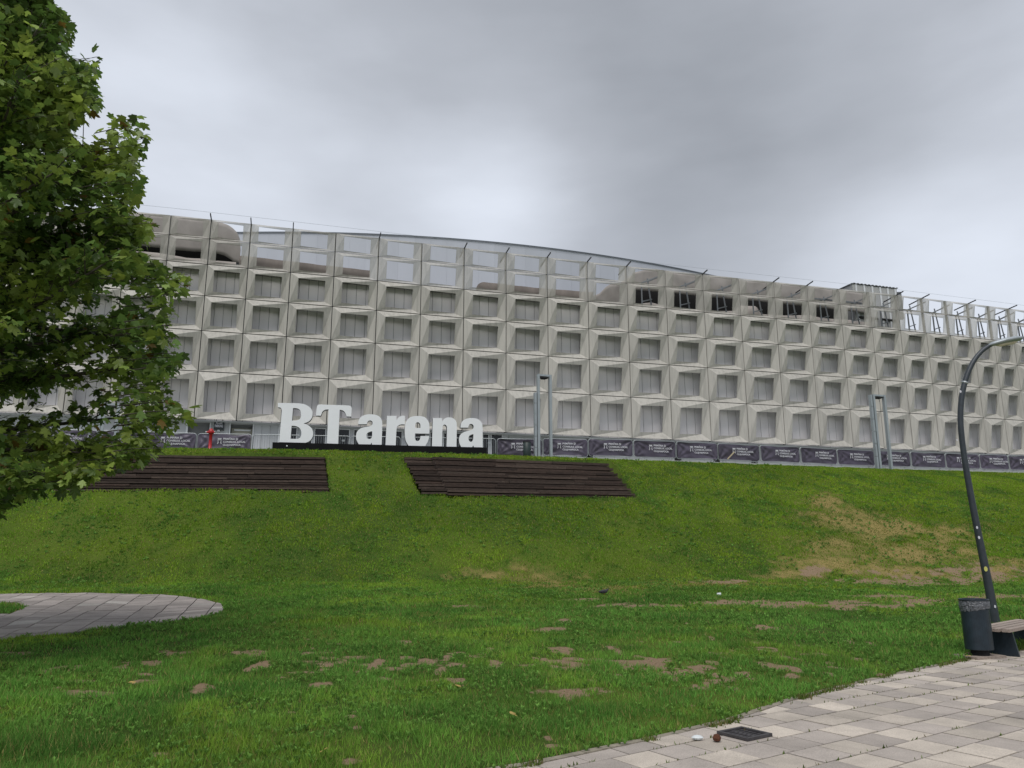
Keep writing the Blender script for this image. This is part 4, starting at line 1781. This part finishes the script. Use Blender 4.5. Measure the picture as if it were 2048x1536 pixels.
zs_ = .42
q1 = ray_z(2021, 1259, zs_)
bang = R(41)
bd = Vector((math.cos(bang), math.sin(bang), 0))
bw_ = .53
q0 = q1 + Vector((-bd.y, bd.x, 0)) * bw_
be = thing('park_bench', 'backless park bench with weathered slats on dark blue plate legs', 'bench', (q0.x, q0.y, .012), bang)
BL = 2.05
ns = 4
for k in range(ns):
    m = MB()
    wv = bw_ / ns
    off_ = random.uniform(-.03, .03)
    m.box((BL / 2 + off_, -(k + .5) * wv, zs_ - .035), (BL, wv - .03, .045))
    mk('slat', m, M['slat'], be, local=True)
for xx in (.2, 1.7):
    m = MB()
    y0_, y1_ = -.03, -bw_ + .03
    m.add([(xx, y0_ - .03, 0), (xx, y1_ - .04, 0), (xx, y1_ + .02, zs_ - .06), (xx, y0_, zs_ - .06),
           (xx + .05, y0_ - .03, 0), (xx + .05, y1_ - .04, 0), (xx + .05, y1_ + .02, zs_ - .06), (xx + .05, y0_, zs_ - .06)],
          [(3, 2, 1, 0), (4, 5, 6, 7), (0, 1, 5, 4), (1, 2, 6, 5), (2, 3, 7, 6), (3, 0, 4, 7)])
    mk('leg', m, M['bin'], be, local=True)

# ------------------------------------------------------------------ curved street lamp
YL = 15.6
cl_px = [(1992, 1254, 10.5), (1975, 1160, 8.6), (1955, 1060, 7.3), (1937, 965, 6.6), (1926, 895, 6.2), (1921, 840, 6.2), (1923.5, 795, 6.2), (1931, 760, 6.0), (1943, 730, 5.6), (1958, 708, 5.2), (1976, 693, 4.6), (1998, 683, 3.6)]
pts, rds = [], []
for (x_, y_, r_) in cl_px:
    q = ray_y(x_, y_, YL)
    pts.append(q)
    rds.append(r_ * .88 * YL / FPX)
pts[0].z = max(pts[0].z, g1(pts[0].x, YL) - .05)
lamp = thing('street_lamp', 'tall dark grey curved street lamp with flat head at the right edge', 'street lamp', (pts[0].x, YL, g1(pts[0].x, YL)))


def catmull(P, Q, sub=6):
    oP, oQ = [], []
    for i_ in range(len(P) - 1):
        a0, a1, a2, a3 = P[max(i_ - 1, 0)], P[i_], P[i_ + 1], P[min(i_ + 2, len(P) - 1)]
        for k_ in range(sub):
            t = k_ / sub
            oP.append(a1 * (1 - 0) * (2 * t ** 3 - 3 * t * t + 1) + (a2 - a0) * .5 * (t ** 3 - 2 * t * t + t) + a2 * (-2 * t ** 3 + 3 * t * t) + (a3 - a1) * .5 * (t ** 3 - t * t))
            oQ.append(Q[i_] * (1 - t) + Q[i_ + 1] * t)
    oP.append(P[-1])
    oQ.append(Q[-1])
    return oP, oQ


sp_, sr_ = catmull(pts, rds)
m = MB()
m.tube(sp_, sr_, 12)
mk('pole', m, M['post'], lamp, smooth=True)
i_r = int(6.9 * 6)
m = MB()
m.tube([sp_[i_r].lerp(sp_[i_r - 1], .35), sp_[i_r].lerp(sp_[i_r + 1], .35)], sr_[i_r] * 1.08, 12)
mk('collar', m, M['zinc'], lamp, smooth=True)
h0_, h1_, h2_ = ray_y(1976, 691, YL), ray_y(2008, 680, YL), ray_y(2041, 677, YL)
m = MB()
d_ = (h2_ - h0_).normalized()
up = Vector((0, 1, 0)).cross(d_) * -1
ring = []
prof = [(0, .04, .02), (.15, .11, .045), (.45, .16, .06), (.8, .16, .058), (.97, .12, .045), (1.0, .06, .02)]
for (t, wv, th) in prof:
    c = h0_ * (1 - t) ** 2 + h1_ * 2 * t * (1 - t) + h2_ * t * t
    for k in range(12):
        a_ = 2 * math.pi * k / 12
        ring.append(c + Vector((0, wv * math.cos(a_), 0)) + up * (th * math.sin(a_)))
fs = []
for i_ in range(len(prof) - 1):
    for k in range(12):
        a_, b_ = i_ * 12 + k, i_ * 12 + (k + 1) % 12
        fs.append((a_, b_, b_ + 12, a_ + 12))
fs += [tuple(range(11, -1, -1)), tuple((len(prof) - 1) * 12 + k for k in range(12))]
m.add(ring, fs)
hd = mk('lamp_head', m, M['lamp_metal'], lamp, smooth=True)
m = MB()
ca_, cb_ = ray_y(1992, 690, YL), ray_y(2034, 681, YL)
m.tube([ca_, ca_ * .8 + cb_ * .2 - up * -.0, cb_ * .8 + ca_ * .2, cb_], [.02, .055, .06, .03], 10)
mk('lens', m, M['lens'], hd, smooth=True)
for (x_, y_, s_, mt) in ((1971.5, 1138, .035, 'yellow'), (1954, 1055, .02, 'print'), (1958, 1075, .022, 'print'), (1990, 1213, .02, 'print'), (1921, 783, .02, 'print'), (1914, 880, .015, 'print')):
    q = ray_y(x_, y_, YL - .115)
    m = MB()
    m.lathe([(s_, 0), (s_, .004)], 10)
    m.v = [(q.x + vx, q.y - vz, q.z + vy * 1.4) for vx, vy, vz in m.v]
    mk('sticker', m, M[mt], lamp)

# ------------------------------------------------------------------ small things on the lawn
p = ray_g(1208, 1191)
bird = thing('pigeon', 'small dark pigeon pecking on the lawn', 'bird', (p.x, p.y, p.z), R(20))
bm = bpy.data.meshes.new('body')
bv = [(-.15, 0, .10), (-.08, 0, .095), (0, 0, .10), (.07, 0, .115), (.105, 0, .145), (.125, 0, .165), (.155, 0, .16)]
bm.from_pydata(bv, [(i_, i_ + 1) for i_ in range(6)], [])
bo = bpy.data.objects.new('body', bm)
COL.objects.link(bo)
sk = bo.modifiers.new('skin', 'SKIN')
for v, r_ in zip(bm.skin_vertices[0].data, [(.012, .03), (.035, .04), (.058, .055), (.05, .05), (.026, .026), (.026, .026), (.006, .006)]):
    v.radius = r_
bm.skin_vertices[0].data[2].use_root = True
sb2 = bo.modifiers.new('sub', 'SUBSURF')
sb2.levels = 2
sb2.render_levels = 2
bm.materials.append(M['feather'])
bo.parent = bird
for sx in (-1, 1):
    m = MB()
    m.tube([(0.01, sx * .02, .07), (.015, sx * .022, .0)], .004, 5)
    mk('leg', m, M['red'], bird, local=True)
    m = MB()
    m.add([(.05, sx * .045, .13), (-.03, sx * .062, .13), (-.17, sx * .03, .115), (-.05, sx * .058, .075), (.03, sx * .055, .08)], [(0, 1, 2, 3, 4)])
    mk('wing', m, M['feather'], bird, local=True)
p = ray_g(1434, 1192)
m = MB()
m.lathe([(.03, 0), (.035, .01), (.045, .10), (.042, .105)], 12)
m.v = [(p.x + z_, p.y + x_, p.z + .045 + y_) for x_, y_, z_ in m.v]
tag(mk('paper_cup', m, M['paper']), 'pale crushed paper cup lying on the lawn before the worn track', 'cup')
p = ray_z(1395, 1480, .015)
m = MB()
m.lathe([(.012, 0), (.03, .006), (.04, .02), (.025, .035), (.005, .04)], 9, (p.x, p.y, p.z), 1.3, .8)
tag(mk('crumpled_wrapper', m, M['paper']), 'crumpled white wrapper on the pavement edge left of the drain', 'litter')
p = ray_z(1434, 1483, .015)
m = MB()
m.lathe([(.01, 0), (.03, .008), (.036, .03), (.026, .052), (.006, .06)], 10, (p.x, p.y, p.z))
tag(mk('brown_husk', m, M['cone']), 'round brown seed husk lying in front of the drain grate', 'husk')


def maple(size, lobes=5):
    """outline of a plane leaf in the xy plane, stalk at the origin"""
    pts = []
    tips = [(-100, .52), (-52, .80), (0, 1.0), (52, .80), (100, .52)]
    for i_, (a_, r_) in enumerate(tips):
        pts.append((a_ - 15, r_ * .76))
        pts.append((a_, r_))
        pts.append((a_ + 15, r_ * .76))
        if i_ < 4:
            pts.append(((a_ + tips[i_ + 1][0]) / 2, .50))
    P = [(0, 0)]
    for a_, r_ in pts:
        P.append((r_ * math.sin(R(a_)) * size * .62, (r_ * math.cos(R(a_)) * .62 + .30) * size))
    V = [(x_, y_, -.25 * abs(x_) + .10 * math.sin(y_ / size * 3) * size) for x_, y_ in P]
    V[0] = (0, 0, 0)
    V.append((0, .30 * size, .02 * size))
    c = len(V) - 1
    n = len(P)
    return V, [(c, i_, (i_ + 1) % n) for i_ in range(n)]


for i_, (x_, y_) in enumerate([(1933, 1313), (1942, 1317), (85, 1357), (272, 1371), (1020, 1437), (910, 1378), (350, 1310), (640, 1515)]):
    q = ray_g(x_, y_)
    V_, F_ = maple(.11)
    me = bpy.data.meshes.new('fallen_leaf')
    me.from_pydata(V_, [], F_)
    me.materials.append(M['leaf_litter'])
    o = bpy.data.objects.new('fallen_leaf', me)
    COL.objects.link(o)
    o.location = (q.x, q.y, q.z + .045)
    o.rotation_euler = (R(random.uniform(-25, 25)), R(random.uniform(-25, 25)), random.uniform(0, 6))
    wh = ['yellow leaf lying against the plate under the tall bin', 'yellow leaf lying right beside the foot of the tall bin', 'yellow leaf on the grass at the far left of the lawn',
          'yellow leaf on the grass near the left bare patches', 'yellow leaf on the lawn in the lower middle', 'yellow leaf beside the bare soil in the middle of the lawn',
          'yellow leaf on the widest bare patch on the left', 'yellow leaf on the grass by the bottom edge'][i_]
    tag(o, wh, 'leaf')


# ------------------------------------------------------------------ grass
def tri_mesh(name, V, F_, col, mat, smooth=False):
    me = bpy.data.meshes.new(name)
    me.vertices.add(len(V))
    me.vertices.foreach_set('co', V.astype(np.float32).ravel())
    me.loops.add(F_.size)
    me.loops.foreach_set('vertex_index', F_.astype(np.int32).ravel())
    me.polygons.add(len(F_))
    me.polygons.foreach_set('loop_start', np.arange(0, F_.size, 3, dtype=np.int32))
    me.polygons.foreach_set('loop_total', np.full(len(F_), 3, np.int32))
    me.update(calc_edges=True)
    at = me.color_attributes.new('tint', 'FLOAT_COLOR', 'POINT')
    c = np.ones((len(V), 4), np.float32)
    c[:, :3] = col
    at.data.foreach_set('color', c.ravel())
    me.materials.append(mat)
    o = bpy.data.objects.new(name, me)
    COL.objects.link(o)
    return o


M['blade'] = leaf_like('grass_blade', 'tint', .45, .8, .06)


def blades(r0, r1, dens, h, w, seed, half=43, weeds=.0):
    g = np.random.default_rng(seed)
    n = int(math.radians(2 * half) / 2 * (r1 * r1 - r0 * r0) * dens)
    rr = np.sqrt(g.uniform(r0 * r0, r1 * r1, n))
    aa = np.radians(g.uniform(-half, half, n))
    x, y = rr * np.sin(aa), rr * np.cos(aa)
    keep = ~inside(PAVE, x, y) & ~inside(PAVE, x + .05, y - .06) & (~inside(PATH, x, y) | inside(ISLAND, x, y)) & (y < crest(x) + 1.2)
    for S_ in STEPS:
        keep &= ~inside(S_, x, y)
    sm, dm = soil_mask(x, y), dry_mask(x, y)
    fine = fbm(x * 11, y * 11, 2, 123) - .5
    keep &= g.random(n) > np.clip((sm + 1.3 * fine * (sm > .02)) * 1.15 - .08, 0, .95)
    keep &= g.random(n) > dm * .45
    cl_ = fbm(x * 2.2, y * 2.2, 3, 61)
    cl2 = fbm(x * .5, y * .5, 3, 71)
    keep &= g.random(n) < np.clip(.35 + 1.6 * (cl_ - .3), .25 if r0 < 20 else .8, 1)
    x, y, sm, dm, cl_, cl2 = x[keep], y[keep], sm[keep], dm[keep], cl_[keep], cl2[keep]
    n = len(x)
    z = ground(x, y)
    hh = h * g.uniform(.5, 1.3, n) * (.15 + 1.75 * cl_) * (1 - .6 * sm) * (1 - .45 * dm)
    ww = w * g.uniform(.6, 1.4, n)
    th = g.uniform(0, 2 * np.pi, n)
    lean = g.uniform(.1, .9, n) * hh
    lt = g.uniform(0, 2 * np.pi, n)
    V = np.zeros((n, 3, 3))
    V[:, 0, 0], V[:, 0, 1], V[:, 0, 2] = x - np.cos(th) * ww / 2, y - np.sin(th) * ww / 2, z - .004
    V[:, 1, 0], V[:, 1, 1], V[:, 1, 2] = x + np.cos(th) * ww / 2, y + np.sin(th) * ww / 2, z - .004
    V[:, 2, 0], V[:, 2, 1], V[:, 2, 2] = x + np.cos(lt) * lean, y + np.sin(lt) * lean, z + hh
    # hue drifts over the lawn: cool green near the path, yellower up the bank
    up_ = np.clip((y - 18) / 14, 0, 1)
    base = np.stack([np.full(n, .118) + .030 * up_, np.full(n, .235) - .010 * up_, np.full(n, .048) - .026 * up_], 1)
    yel = np.array([.24, .30, .034])
    drk = np.array([.062, .140, .030])
    t1 = np.clip((cl2 - .42) * 3.2, 0, 1)[:, None]
    t2 = np.clip((.48 - fbm(x * 1.1, y * 1.1, 3, 83)) * 5, 0, 1)[:, None]
    c = base * (1 - .55 * t1) + yel * (.55 * t1)
    c = c * (1 - .75 * t2) + drk * .75 * t2
    big_ = fbm(x * .28 + 3, y * .45, 3, 99)
    c *= (.72 + .56 * big_)[:, None]
    c *= (g.uniform(.6, 1.55, n) if r0 < 28 else g.uniform(.72, 1.4, n))[:, None]
    pick = g.random(n) < (.10 + .55 * dm)
    c[pick] = np.array([.30, .24, .10]) * g.uniform(.6, 1.25, pick.sum())[:, None]
    c[~pick] *= (1 - .25 * dm[~pick])[:, None]
    return V.reshape(-1, 3), np.repeat(c, 3, 0)


def weeds(r0, r1, count, size, seed):
    """broad-leaved rosettes: a fan of short wide leaves"""
    g = np.random.default_rng(seed)
    k = 7
    rr = np.sqrt(g.uniform(r0 * r0, r1 * r1, count))
    aa = np.radians(g.uniform(-42, 42, count))
    x, y = rr * np.sin(aa), rr * np.cos(aa)
    keep = (fbm(x * .9, y * .9, 3, 95) + .25 * g.random(count) > .60) & ~inside(PAVE, x, y) & ~inside(PATH, x, y) & (soil_mask(x, y) < .4) & (y < crest(x) + .5)
    for S_ in STEPS:
        keep &= ~inside(S_, x, y)
    x, y = x[keep], y[keep]
    n = len(x)
    z = ground(x, y)
    Vs, Cs = [], []
    col0 = np.array([.17, .32, .07]) * g.uniform(.7, 1.35, n)[:, None]
    sz = size * g.uniform(.6, 1.4, n)
    for j in range(k):
        th = 2 * np.pi * j / k + g.uniform(-.4, .4, n)
        L = sz * g.uniform(.7, 1.2, n)
        el_ = g.uniform(.5, 1.2, n)
        d = np.stack([np.cos(th), np.sin(th)], 1)
        pr = np.stack([-np.sin(th), np.cos(th)], 1)
        V = np.zeros((n, 4, 3))
        c0 = np.stack([x, y], 1)
        V[:, 0, :2] = c0
        V[:, 0, 2] = z + .01
        mid = c0 + d * (L * .55)[:, None]
        V[:, 1, :2] = mid + pr * (L * .24)[:, None]
        V[:, 3, :2] = mid - pr * (L * .24)[:, None]
        V[:, 1, 2] = V[:, 3, 2] = z + .02 + L * el_ * .8
        V[:, 2, :2] = c0 + d * L[:, None]
        V[:, 2, 2] = z + .02 + L * el_
        Vs.append(V.reshape(-1, 3))
        Cs.append(np.repeat(col0 * g.uniform(.7, 1.3, n)[:, None], 4, 0))
    V = np.concatenate(Vs)
    C = np.concatenate(Cs)
    q = np.arange(len(V) // 4) * 4
    F_ = np.concatenate([np.stack([q, q + 1, q + 2], 1), np.stack([q, q + 2, q + 3], 1)])
    return V, F_, C


VV, CC = [], []
for args in ((4.2, 9, 3400, .062, .0075, 1), (9, 14, 2100, .062, .011, 2), (14, 20, 1000, .062, .017, 3), (20, 30, 700, .06, .028, 4), (30, 60, 640, .055, .040, 5)):
    v_, c = blades(*args)
    VV.append(v_)
    CC.append(c)
V = np.concatenate(VV)
C = np.concatenate(CC) * np.array([1.30, 1.42, 1.30])
o = tri_mesh('grass', V, np.arange(len(V)).reshape(-1, 3), C, M['blade'])
tag(o, 'short green grass over lawn and embankment', 'grass', kind='stuff')
print('grass tris', len(V) // 3)
VV, FF, CC = [], [], []
n0 = 0
for args in ((4.5, 9, 6000, .026, 11), (9, 16, 12000, .030, 12), (16, 28, 14000, .045, 13), (28, 46, 9000, .065, 14)):
    v_, f_, c = weeds(*args)
    VV.append(v_)
    FF.append(f_ + n0)
    CC.append(c)
    n0 += len(v_)
o = tri_mesh('clover_weeds', np.concatenate(VV), np.concatenate(FF), np.concatenate(CC), M['blade'])
tag(o, 'pale broad-leaved weeds dotted through the lawn', 'weeds', kind='stuff')

# moss and grass in the pavement joints and along the kerb
g = np.random.default_rng(5)
ca, sa_ = math.cos(R(34.8)), math.sin(R(34.8))
n = 26000
U = g.uniform(-3, 14, n)
Wk = g.integers(-20, 20, n) * .345
x = 1.62 + U * ca - Wk * sa_ + g.normal(0, .007, n)
y = 6.60 + U * sa_ + Wk * ca + g.normal(0, .007, n)
edge = np.array([min(math.hypot(px_ - a_[0], py_ - a_[1]) for a_ in P2) for px_, py_ in zip(x[::1], y[::1])])
keep = inside(PAVE, x, y) & (g.random(n) < (.10 + .9 * np.exp(-edge / .7))) & (fbm(x * 2, y * 2, 2, 7) > .38) & (y > 5)
x, y = x[keep], y[keep]
n1 = 9000
k_ = g.integers(0, len(P2) - 1, n1)
t = g.random(n1)
P2a = np.array(P2)
ex = P2a[k_, 0] * (1 - t) + P2a[k_ + 1, 0] * t + g.normal(0, .035, n1)
ey = P2a[k_, 1] * (1 - t) + P2a[k_ + 1, 1] * t + g.normal(0, .035, n1)
kk = fbm(ex * 1.5, ey * 1.5, 3, 19) > .40
x, y = np.concatenate([x, ex[kk]]), np.concatenate([y, ey[kk]])
n = len(x)
hh = g.uniform(.008, .034, n)
hh[-kk.sum():] *= 1.5
ww = g.uniform(.006, .014, n)
th = g.uniform(0, 6.28, n)
V = np.zeros((n, 3, 3))
V[:, 0] = np.stack([x - np.cos(th) * ww, y - np.sin(th) * ww, np.full(n, -.002)], 1)
V[:, 1] = np.stack([x + np.cos(th) * ww, y + np.sin(th) * ww, np.full(n, -.002)], 1)
V[:, 2] = np.stack([x + g.normal(0, .012, n), y + g.normal(0, .012, n), .008 + hh], 1)
c = np.array([.13, .20, .04]) * g.uniform(.5, 1.4, n)[:, None]
c[g.random(n) < .3] = (.22, .19, .09)
o = tri_mesh('joint_moss', V.reshape(-1, 3), np.arange(3 * n).reshape(-1, 3), np.repeat(c, 3, 0), M['blade'])
tag(o, 'moss and grass growing in the pavement joints', 'moss', kind='stuff')

# ------------------------------------------------------------------ plane tree at the left
TX, TY = -9.6, 11.8
OUT = [(-400, -400), (60, -400), (120, -60), (100, 0), (145, 30), (150, 70), (135, 112), (165, 118), (205, 95), (206, 125), (196, 165), (212, 208), (170, 238), (150, 262), (185, 285), (215, 250), (240, 228),
       (272, 218), (304, 255), (302, 300), (285, 345), (300, 385), (275, 415), (262, 425), (330, 440), (308, 462), (290, 500), (315, 520), (345, 545), (388, 528), (382, 570), (360, 600), (352, 640), (362, 690), (372, 730), (352, 765), (340, 790),
       (385, 808), (386, 838), (345, 860), (340, 885), (325, 910), (285, 930), (262, 950), (240, 946), (215, 940), (200, 955), (135, 985), (120, 975), (80, 985), (40, 995), (12, 1012), (-60, 1020), (-400, 1100)]
tree = thing('plane_tree', 'big leafy plane tree reaching in from the left edge', 'tree', (TX, TY, g1(TX, TY)))
m = MB()
m.tube([(TX, TY, .0), (TX + .03, TY, 1.5), (TX - .02, TY + .05, 3.5), (TX + .08, TY + .05, 6), (TX, TY, 9), (TX + .05, TY, 12.3)], [.27, .21, .18, .13, .08, .02], 14)
mk('trunk', m, M['bark'], tree, smooth=True)


def okpx(P_, mg=0):
    if P_[1] < 1:
        return True
    x_, y_ = project(P_)
    if x_ < 0:
        return y_ < 1030
    return bool(inside(OUT, np.array([x_ + mg]), np.array([float(y_)]))[0])


def crown_r(z):
    return float(np.interp(z, [2.2, 3.0, 4.5, 6.5, 8.5, 10.5, 12, 13], [3.6, 4.6, 4.75, 4.3, 3.6, 2.6, 1.4, .3]))


rt = random.Random(3)
limbs = MB()
tips = []
NB = 150
for k in range(NB):
    z0 = 2.3 + 9.4 * ((k + .5) / NB) ** 1.05
    az = k * 2.39996 + rt.uniform(-.3, .3)
    rise = rt.uniform(.05, .55) if z0 > 3.4 else rt.uniform(-.22, .25)
    zt_ = z0 + rise * 2.5
    L = crown_r(zt_) * rt.uniform(.78, 1.05)
    a_ = Vector((TX, TY, z0))
    dirv = Vector((math.cos(az), math.sin(az), rise)).normalized()
    P_ = [a_]
    n = 7
    ok = 0
    bend = Vector((rt.uniform(-.15, .15), rt.uniform(-.15, .15), rt.uniform(.0, .1)))
    for j in range(1, n + 1):
        q = a_ + dirv * (L * j / n) + bend * (j / n) ** 2 * L - Vector((0, 0, .045 * (L * j / n) ** 1.5 * (.6 if z0 > 3.4 else .9)))
        if not okpx(q, 12):
            break
        P_.append(q)
    if len(P_) < 3:
        continue
    r0_ = .018 + .055 * (1 - z0 / 13)
    m = MB()
    m.tube(P_, [r0_ * (1 - .85 * i_ / (len(P_) - 1)) + .004 for i_ in range(len(P_))], 6)
    mk('branch', m, M['bark'], tree, smooth=True)
    # twigs
    for j in range(1, len(P_)):
        for t_ in range(3 if j < 3 else 5):
            d2 = (dirv + Vector((rt.uniform(-1, 1), rt.uniform(-1, 1), rt.uniform(-.5, .7)))).normalized()
            ln = rt.uniform(.45, 1.0)
            b0 = P_[j - 1].lerp(P_[j], rt.random())
            b1 = b0 + d2 * ln
            if okpx(b1, 4) and okpx(b0.lerp(b1, .5), 6):
                limbs.tube([b0, b0.lerp(b1, .5) + Vector((0, 0, .04)), b1], [.010, .007, .003], 4, False)
                tips.append((b0, b1))
# twigs that reach the outline of the crown
NO = len(OUT)
for i_ in range(3, NO - 2):
    a_, b_ = OUT[i_], OUT[i_ + 1]
    seg = math.hypot(b_[0] - a_[0], b_[1] - a_[1])
    for k in range(max(2, int(seg / 7))):
        t = rt.random()
        x_, y_ = a_[0] + (b_[0] - a_[0]) * t, a_[1] + (b_[1] - a_[1]) * t
        Yd = rt.uniform(10.2, 13.2)
        q1_ = ray_y(x_ - rt.uniform(6, 30), y_ + rt.uniform(-6, 6), Yd)
        back = Vector((TX, TY + (Yd - TY) * .4, q1_.z - .2)) - q1_
        q0_ = q1_ + back.normalized() * rt.uniform(.5, 1.0)
        if okpx(q1_, 4) and okpx(q0_, 12) and okpx(q0_.lerp(q1_, .5), 8):
            tips.append((q0_, q1_))
            limbs.tube([q0_, q0_.lerp(q1_, .5) + Vector((0, 0, .02)), q1_], [.009, .006, .003], 4, False)
o = mk('twigs', limbs, M['bark'], tree)
o['kind'] = 'stuff'

LV, LF = maple(1.0)
LV = np.array(LV)
LF = np.array(LF)
g = np.random.default_rng(8)
T0 = np.array([tuple(a_) for a_, b_ in tips])
T1 = np.array([tuple(b_) for a_, b_ in tips])
per = 15
n = len(T0) * per
ti = np.repeat(np.arange(len(T0)), per)
tt = g.random(n) ** .8
P_ = T0[ti] * (1 - tt)[:, None] + T1[ti] * tt[:, None] + g.normal(0, .085, (n, 3))
c_, s_ = math.cos(PITCH), math.sin(PITCH)
zz = P_[:, 2] - EYE
dd = P_[:, 1] * c_ + zz * s_
pxx = 1024 + FPX * P_[:, 0] / dd
pyy = 768 - FPX * (-P_[:, 1] * s_ + zz * c_) / dd
ok = (dd < 1) | ((pxx < 0) & (pyy < 1030)) | (inside(OUT, pxx + 5, pyy))
P_ = P_[ok]
pxx, pyy, dd = pxx[ok], pyy[ok], dd[ok]
n = len(P_)
size = g.uniform(.12, .235, n)
yaw = g.uniform(0, 2 * np.pi, n)
pit = g.normal(-.45, .5, n)           # leaves droop
rol = g.normal(0, .45, n)


def rotm(yaw, pit, rol):
    cy_, sy_, cp, sp_, cr, sr = np.cos(yaw), np.sin(yaw), np.cos(pit), np.sin(pit), np.cos(rol), np.sin(rol)
    n = len(yaw)
    Rz = np.zeros((n, 3, 3))
    Rz[:, 0, 0], Rz[:, 0, 1], Rz[:, 1, 0], Rz[:, 1, 1], Rz[:, 2, 2] = cy_, -sy_, sy_, cy_, 1
    Rx = np.zeros((n, 3, 3))
    Rx[:, 0, 0], Rx[:, 1, 1], Rx[:, 1, 2], Rx[:, 2, 1], Rx[:, 2, 2] = 1, cp, -sp_, sp_, cp
    Ry = np.zeros((n, 3, 3))
    Ry[:, 1, 1], Ry[:, 0, 0], Ry[:, 0, 2], Ry[:, 2, 0], Ry[:, 2, 2] = 1, cr, sr, -sr, cr
    return Rz @ Rx @ Ry


RM = rotm(yaw, pit, rol)
hue = fbm(P_[:, 0] * 1.3 + P_[:, 2], P_[:, 1] * 1.3 + P_[:, 2] * .8, 3, 15)
base = np.array([.115, .195, .045])
yg = np.array([.30, .38, .075])
col = base + (yg - base) * np.clip((hue - .42) * 2.6, 0, 1)[:, None]
col *= g.uniform(.5, 1.7, n)[:, None]
br = g.random(n) < .01
col[br] = np.array([.20, .13, .03]) * g.uniform(.6, 1.2, br.sum())[:, None]
# the 300 leaves that show largest are parts of their own, the rest one mass
vis = (pxx > 5) & (pxx < 400) & (pyy > 0) & (pyy < 1020)
score = np.where(vis, size / dd * 12 + .02 * (P_[:, 1] < 11) + .01 * (pxx > 250), -1)
big = np.argsort(-score)[:290]
rest = np.ones(n, bool)
rest[big] = False
Vr = np.einsum('nij,kj->nki', RM[rest] * size[rest][:, None, None], LV) + P_[rest][:, None, :]
nr = rest.sum()
Fr = (LF[None] + (np.arange(nr) * len(LV))[:, None, None]).reshape(-1, 3)
M['leaf'] = leaf_like('plane_leaf', 'tint', .42, .38, .5)
fo = tri_mesh('crown', Vr.reshape(-1, 3) - np.array(WORLDLOC[tree.name])[None], Fr, np.repeat(col[rest], len(LV), 0), M['leaf'])
fo.parent = tree
fo['kind'] = 'stuff'
print('leaves', n, 'tris', len(Fr))


def single_leaf_mat(name, c):
    m_, nd, lk, b = new_mat(name)
    oi = nd.new('ShaderNodeObjectInfo')
    r_ = nd.new('ShaderNodeValToRGB')
    r_.color_ramp.elements[0].color = (*[v * .8 for v in c], 1)
    r_.color_ramp.elements[1].color = (c[0] * 2.0, c[1] * 1.6, c[2] * 1.3, 1)
    lk.new(oi.outputs['Random'], r_.inputs[0])
    lk.new(r_.outputs[0], b.inputs['Base Color'])
    b.inputs['Roughness'].default_value = .42
    tr = nd.new('ShaderNodeBsdfTranslucent')
    lk.new(r_.outputs[0], tr.inputs[0])
    mx = nd.new('ShaderNodeMixShader')
    mx.inputs[0].default_value = .42
    lk.new(b.outputs[0], mx.inputs[1])
    lk.new(tr.outputs[0], mx.inputs[2])
    lk.new(mx.outputs[0], nd['Material Output'].inputs[0])
    return m_


lm = bpy.data.meshes.new('leaf')
lm.from_pydata([tuple(v) for v in LV], [], [tuple(int(q) for q in f) for f in LF])
lm.materials.append(single_leaf_mat('single_leaf', (.13, .21, .045)))
for i_ in big:
    o = bpy.data.objects.new('leaf', lm)
    COL.objects.link(o)
    o.parent = tree
    mt = Matrix([list(RM[i_][0]), list(RM[i_][1]), list(RM[i_][2])])
    o.rotation_euler = mt.to_euler()
    o.scale = (size[i_],) * 3
    o.location = Vector(P_[i_]) - WORLDLOC[tree.name]
m = MB()
for k in range(90):
    i_ = int(g.integers(0, n))
    q = P_[i_]
    m.tube([(q[0], q[1], q[2]), (q[0], q[1], q[2] - .12)], .0015, 3, False)
    m.lathe([(.004, -.146), (.013, -.14), (.018, -.128), (.013, -.116), (.004, -.11)], 7, (q[0], q[1], q[2]))
o = mk('seed_balls', m, M['cone'], tree)
o['kind'] = 'stuff'
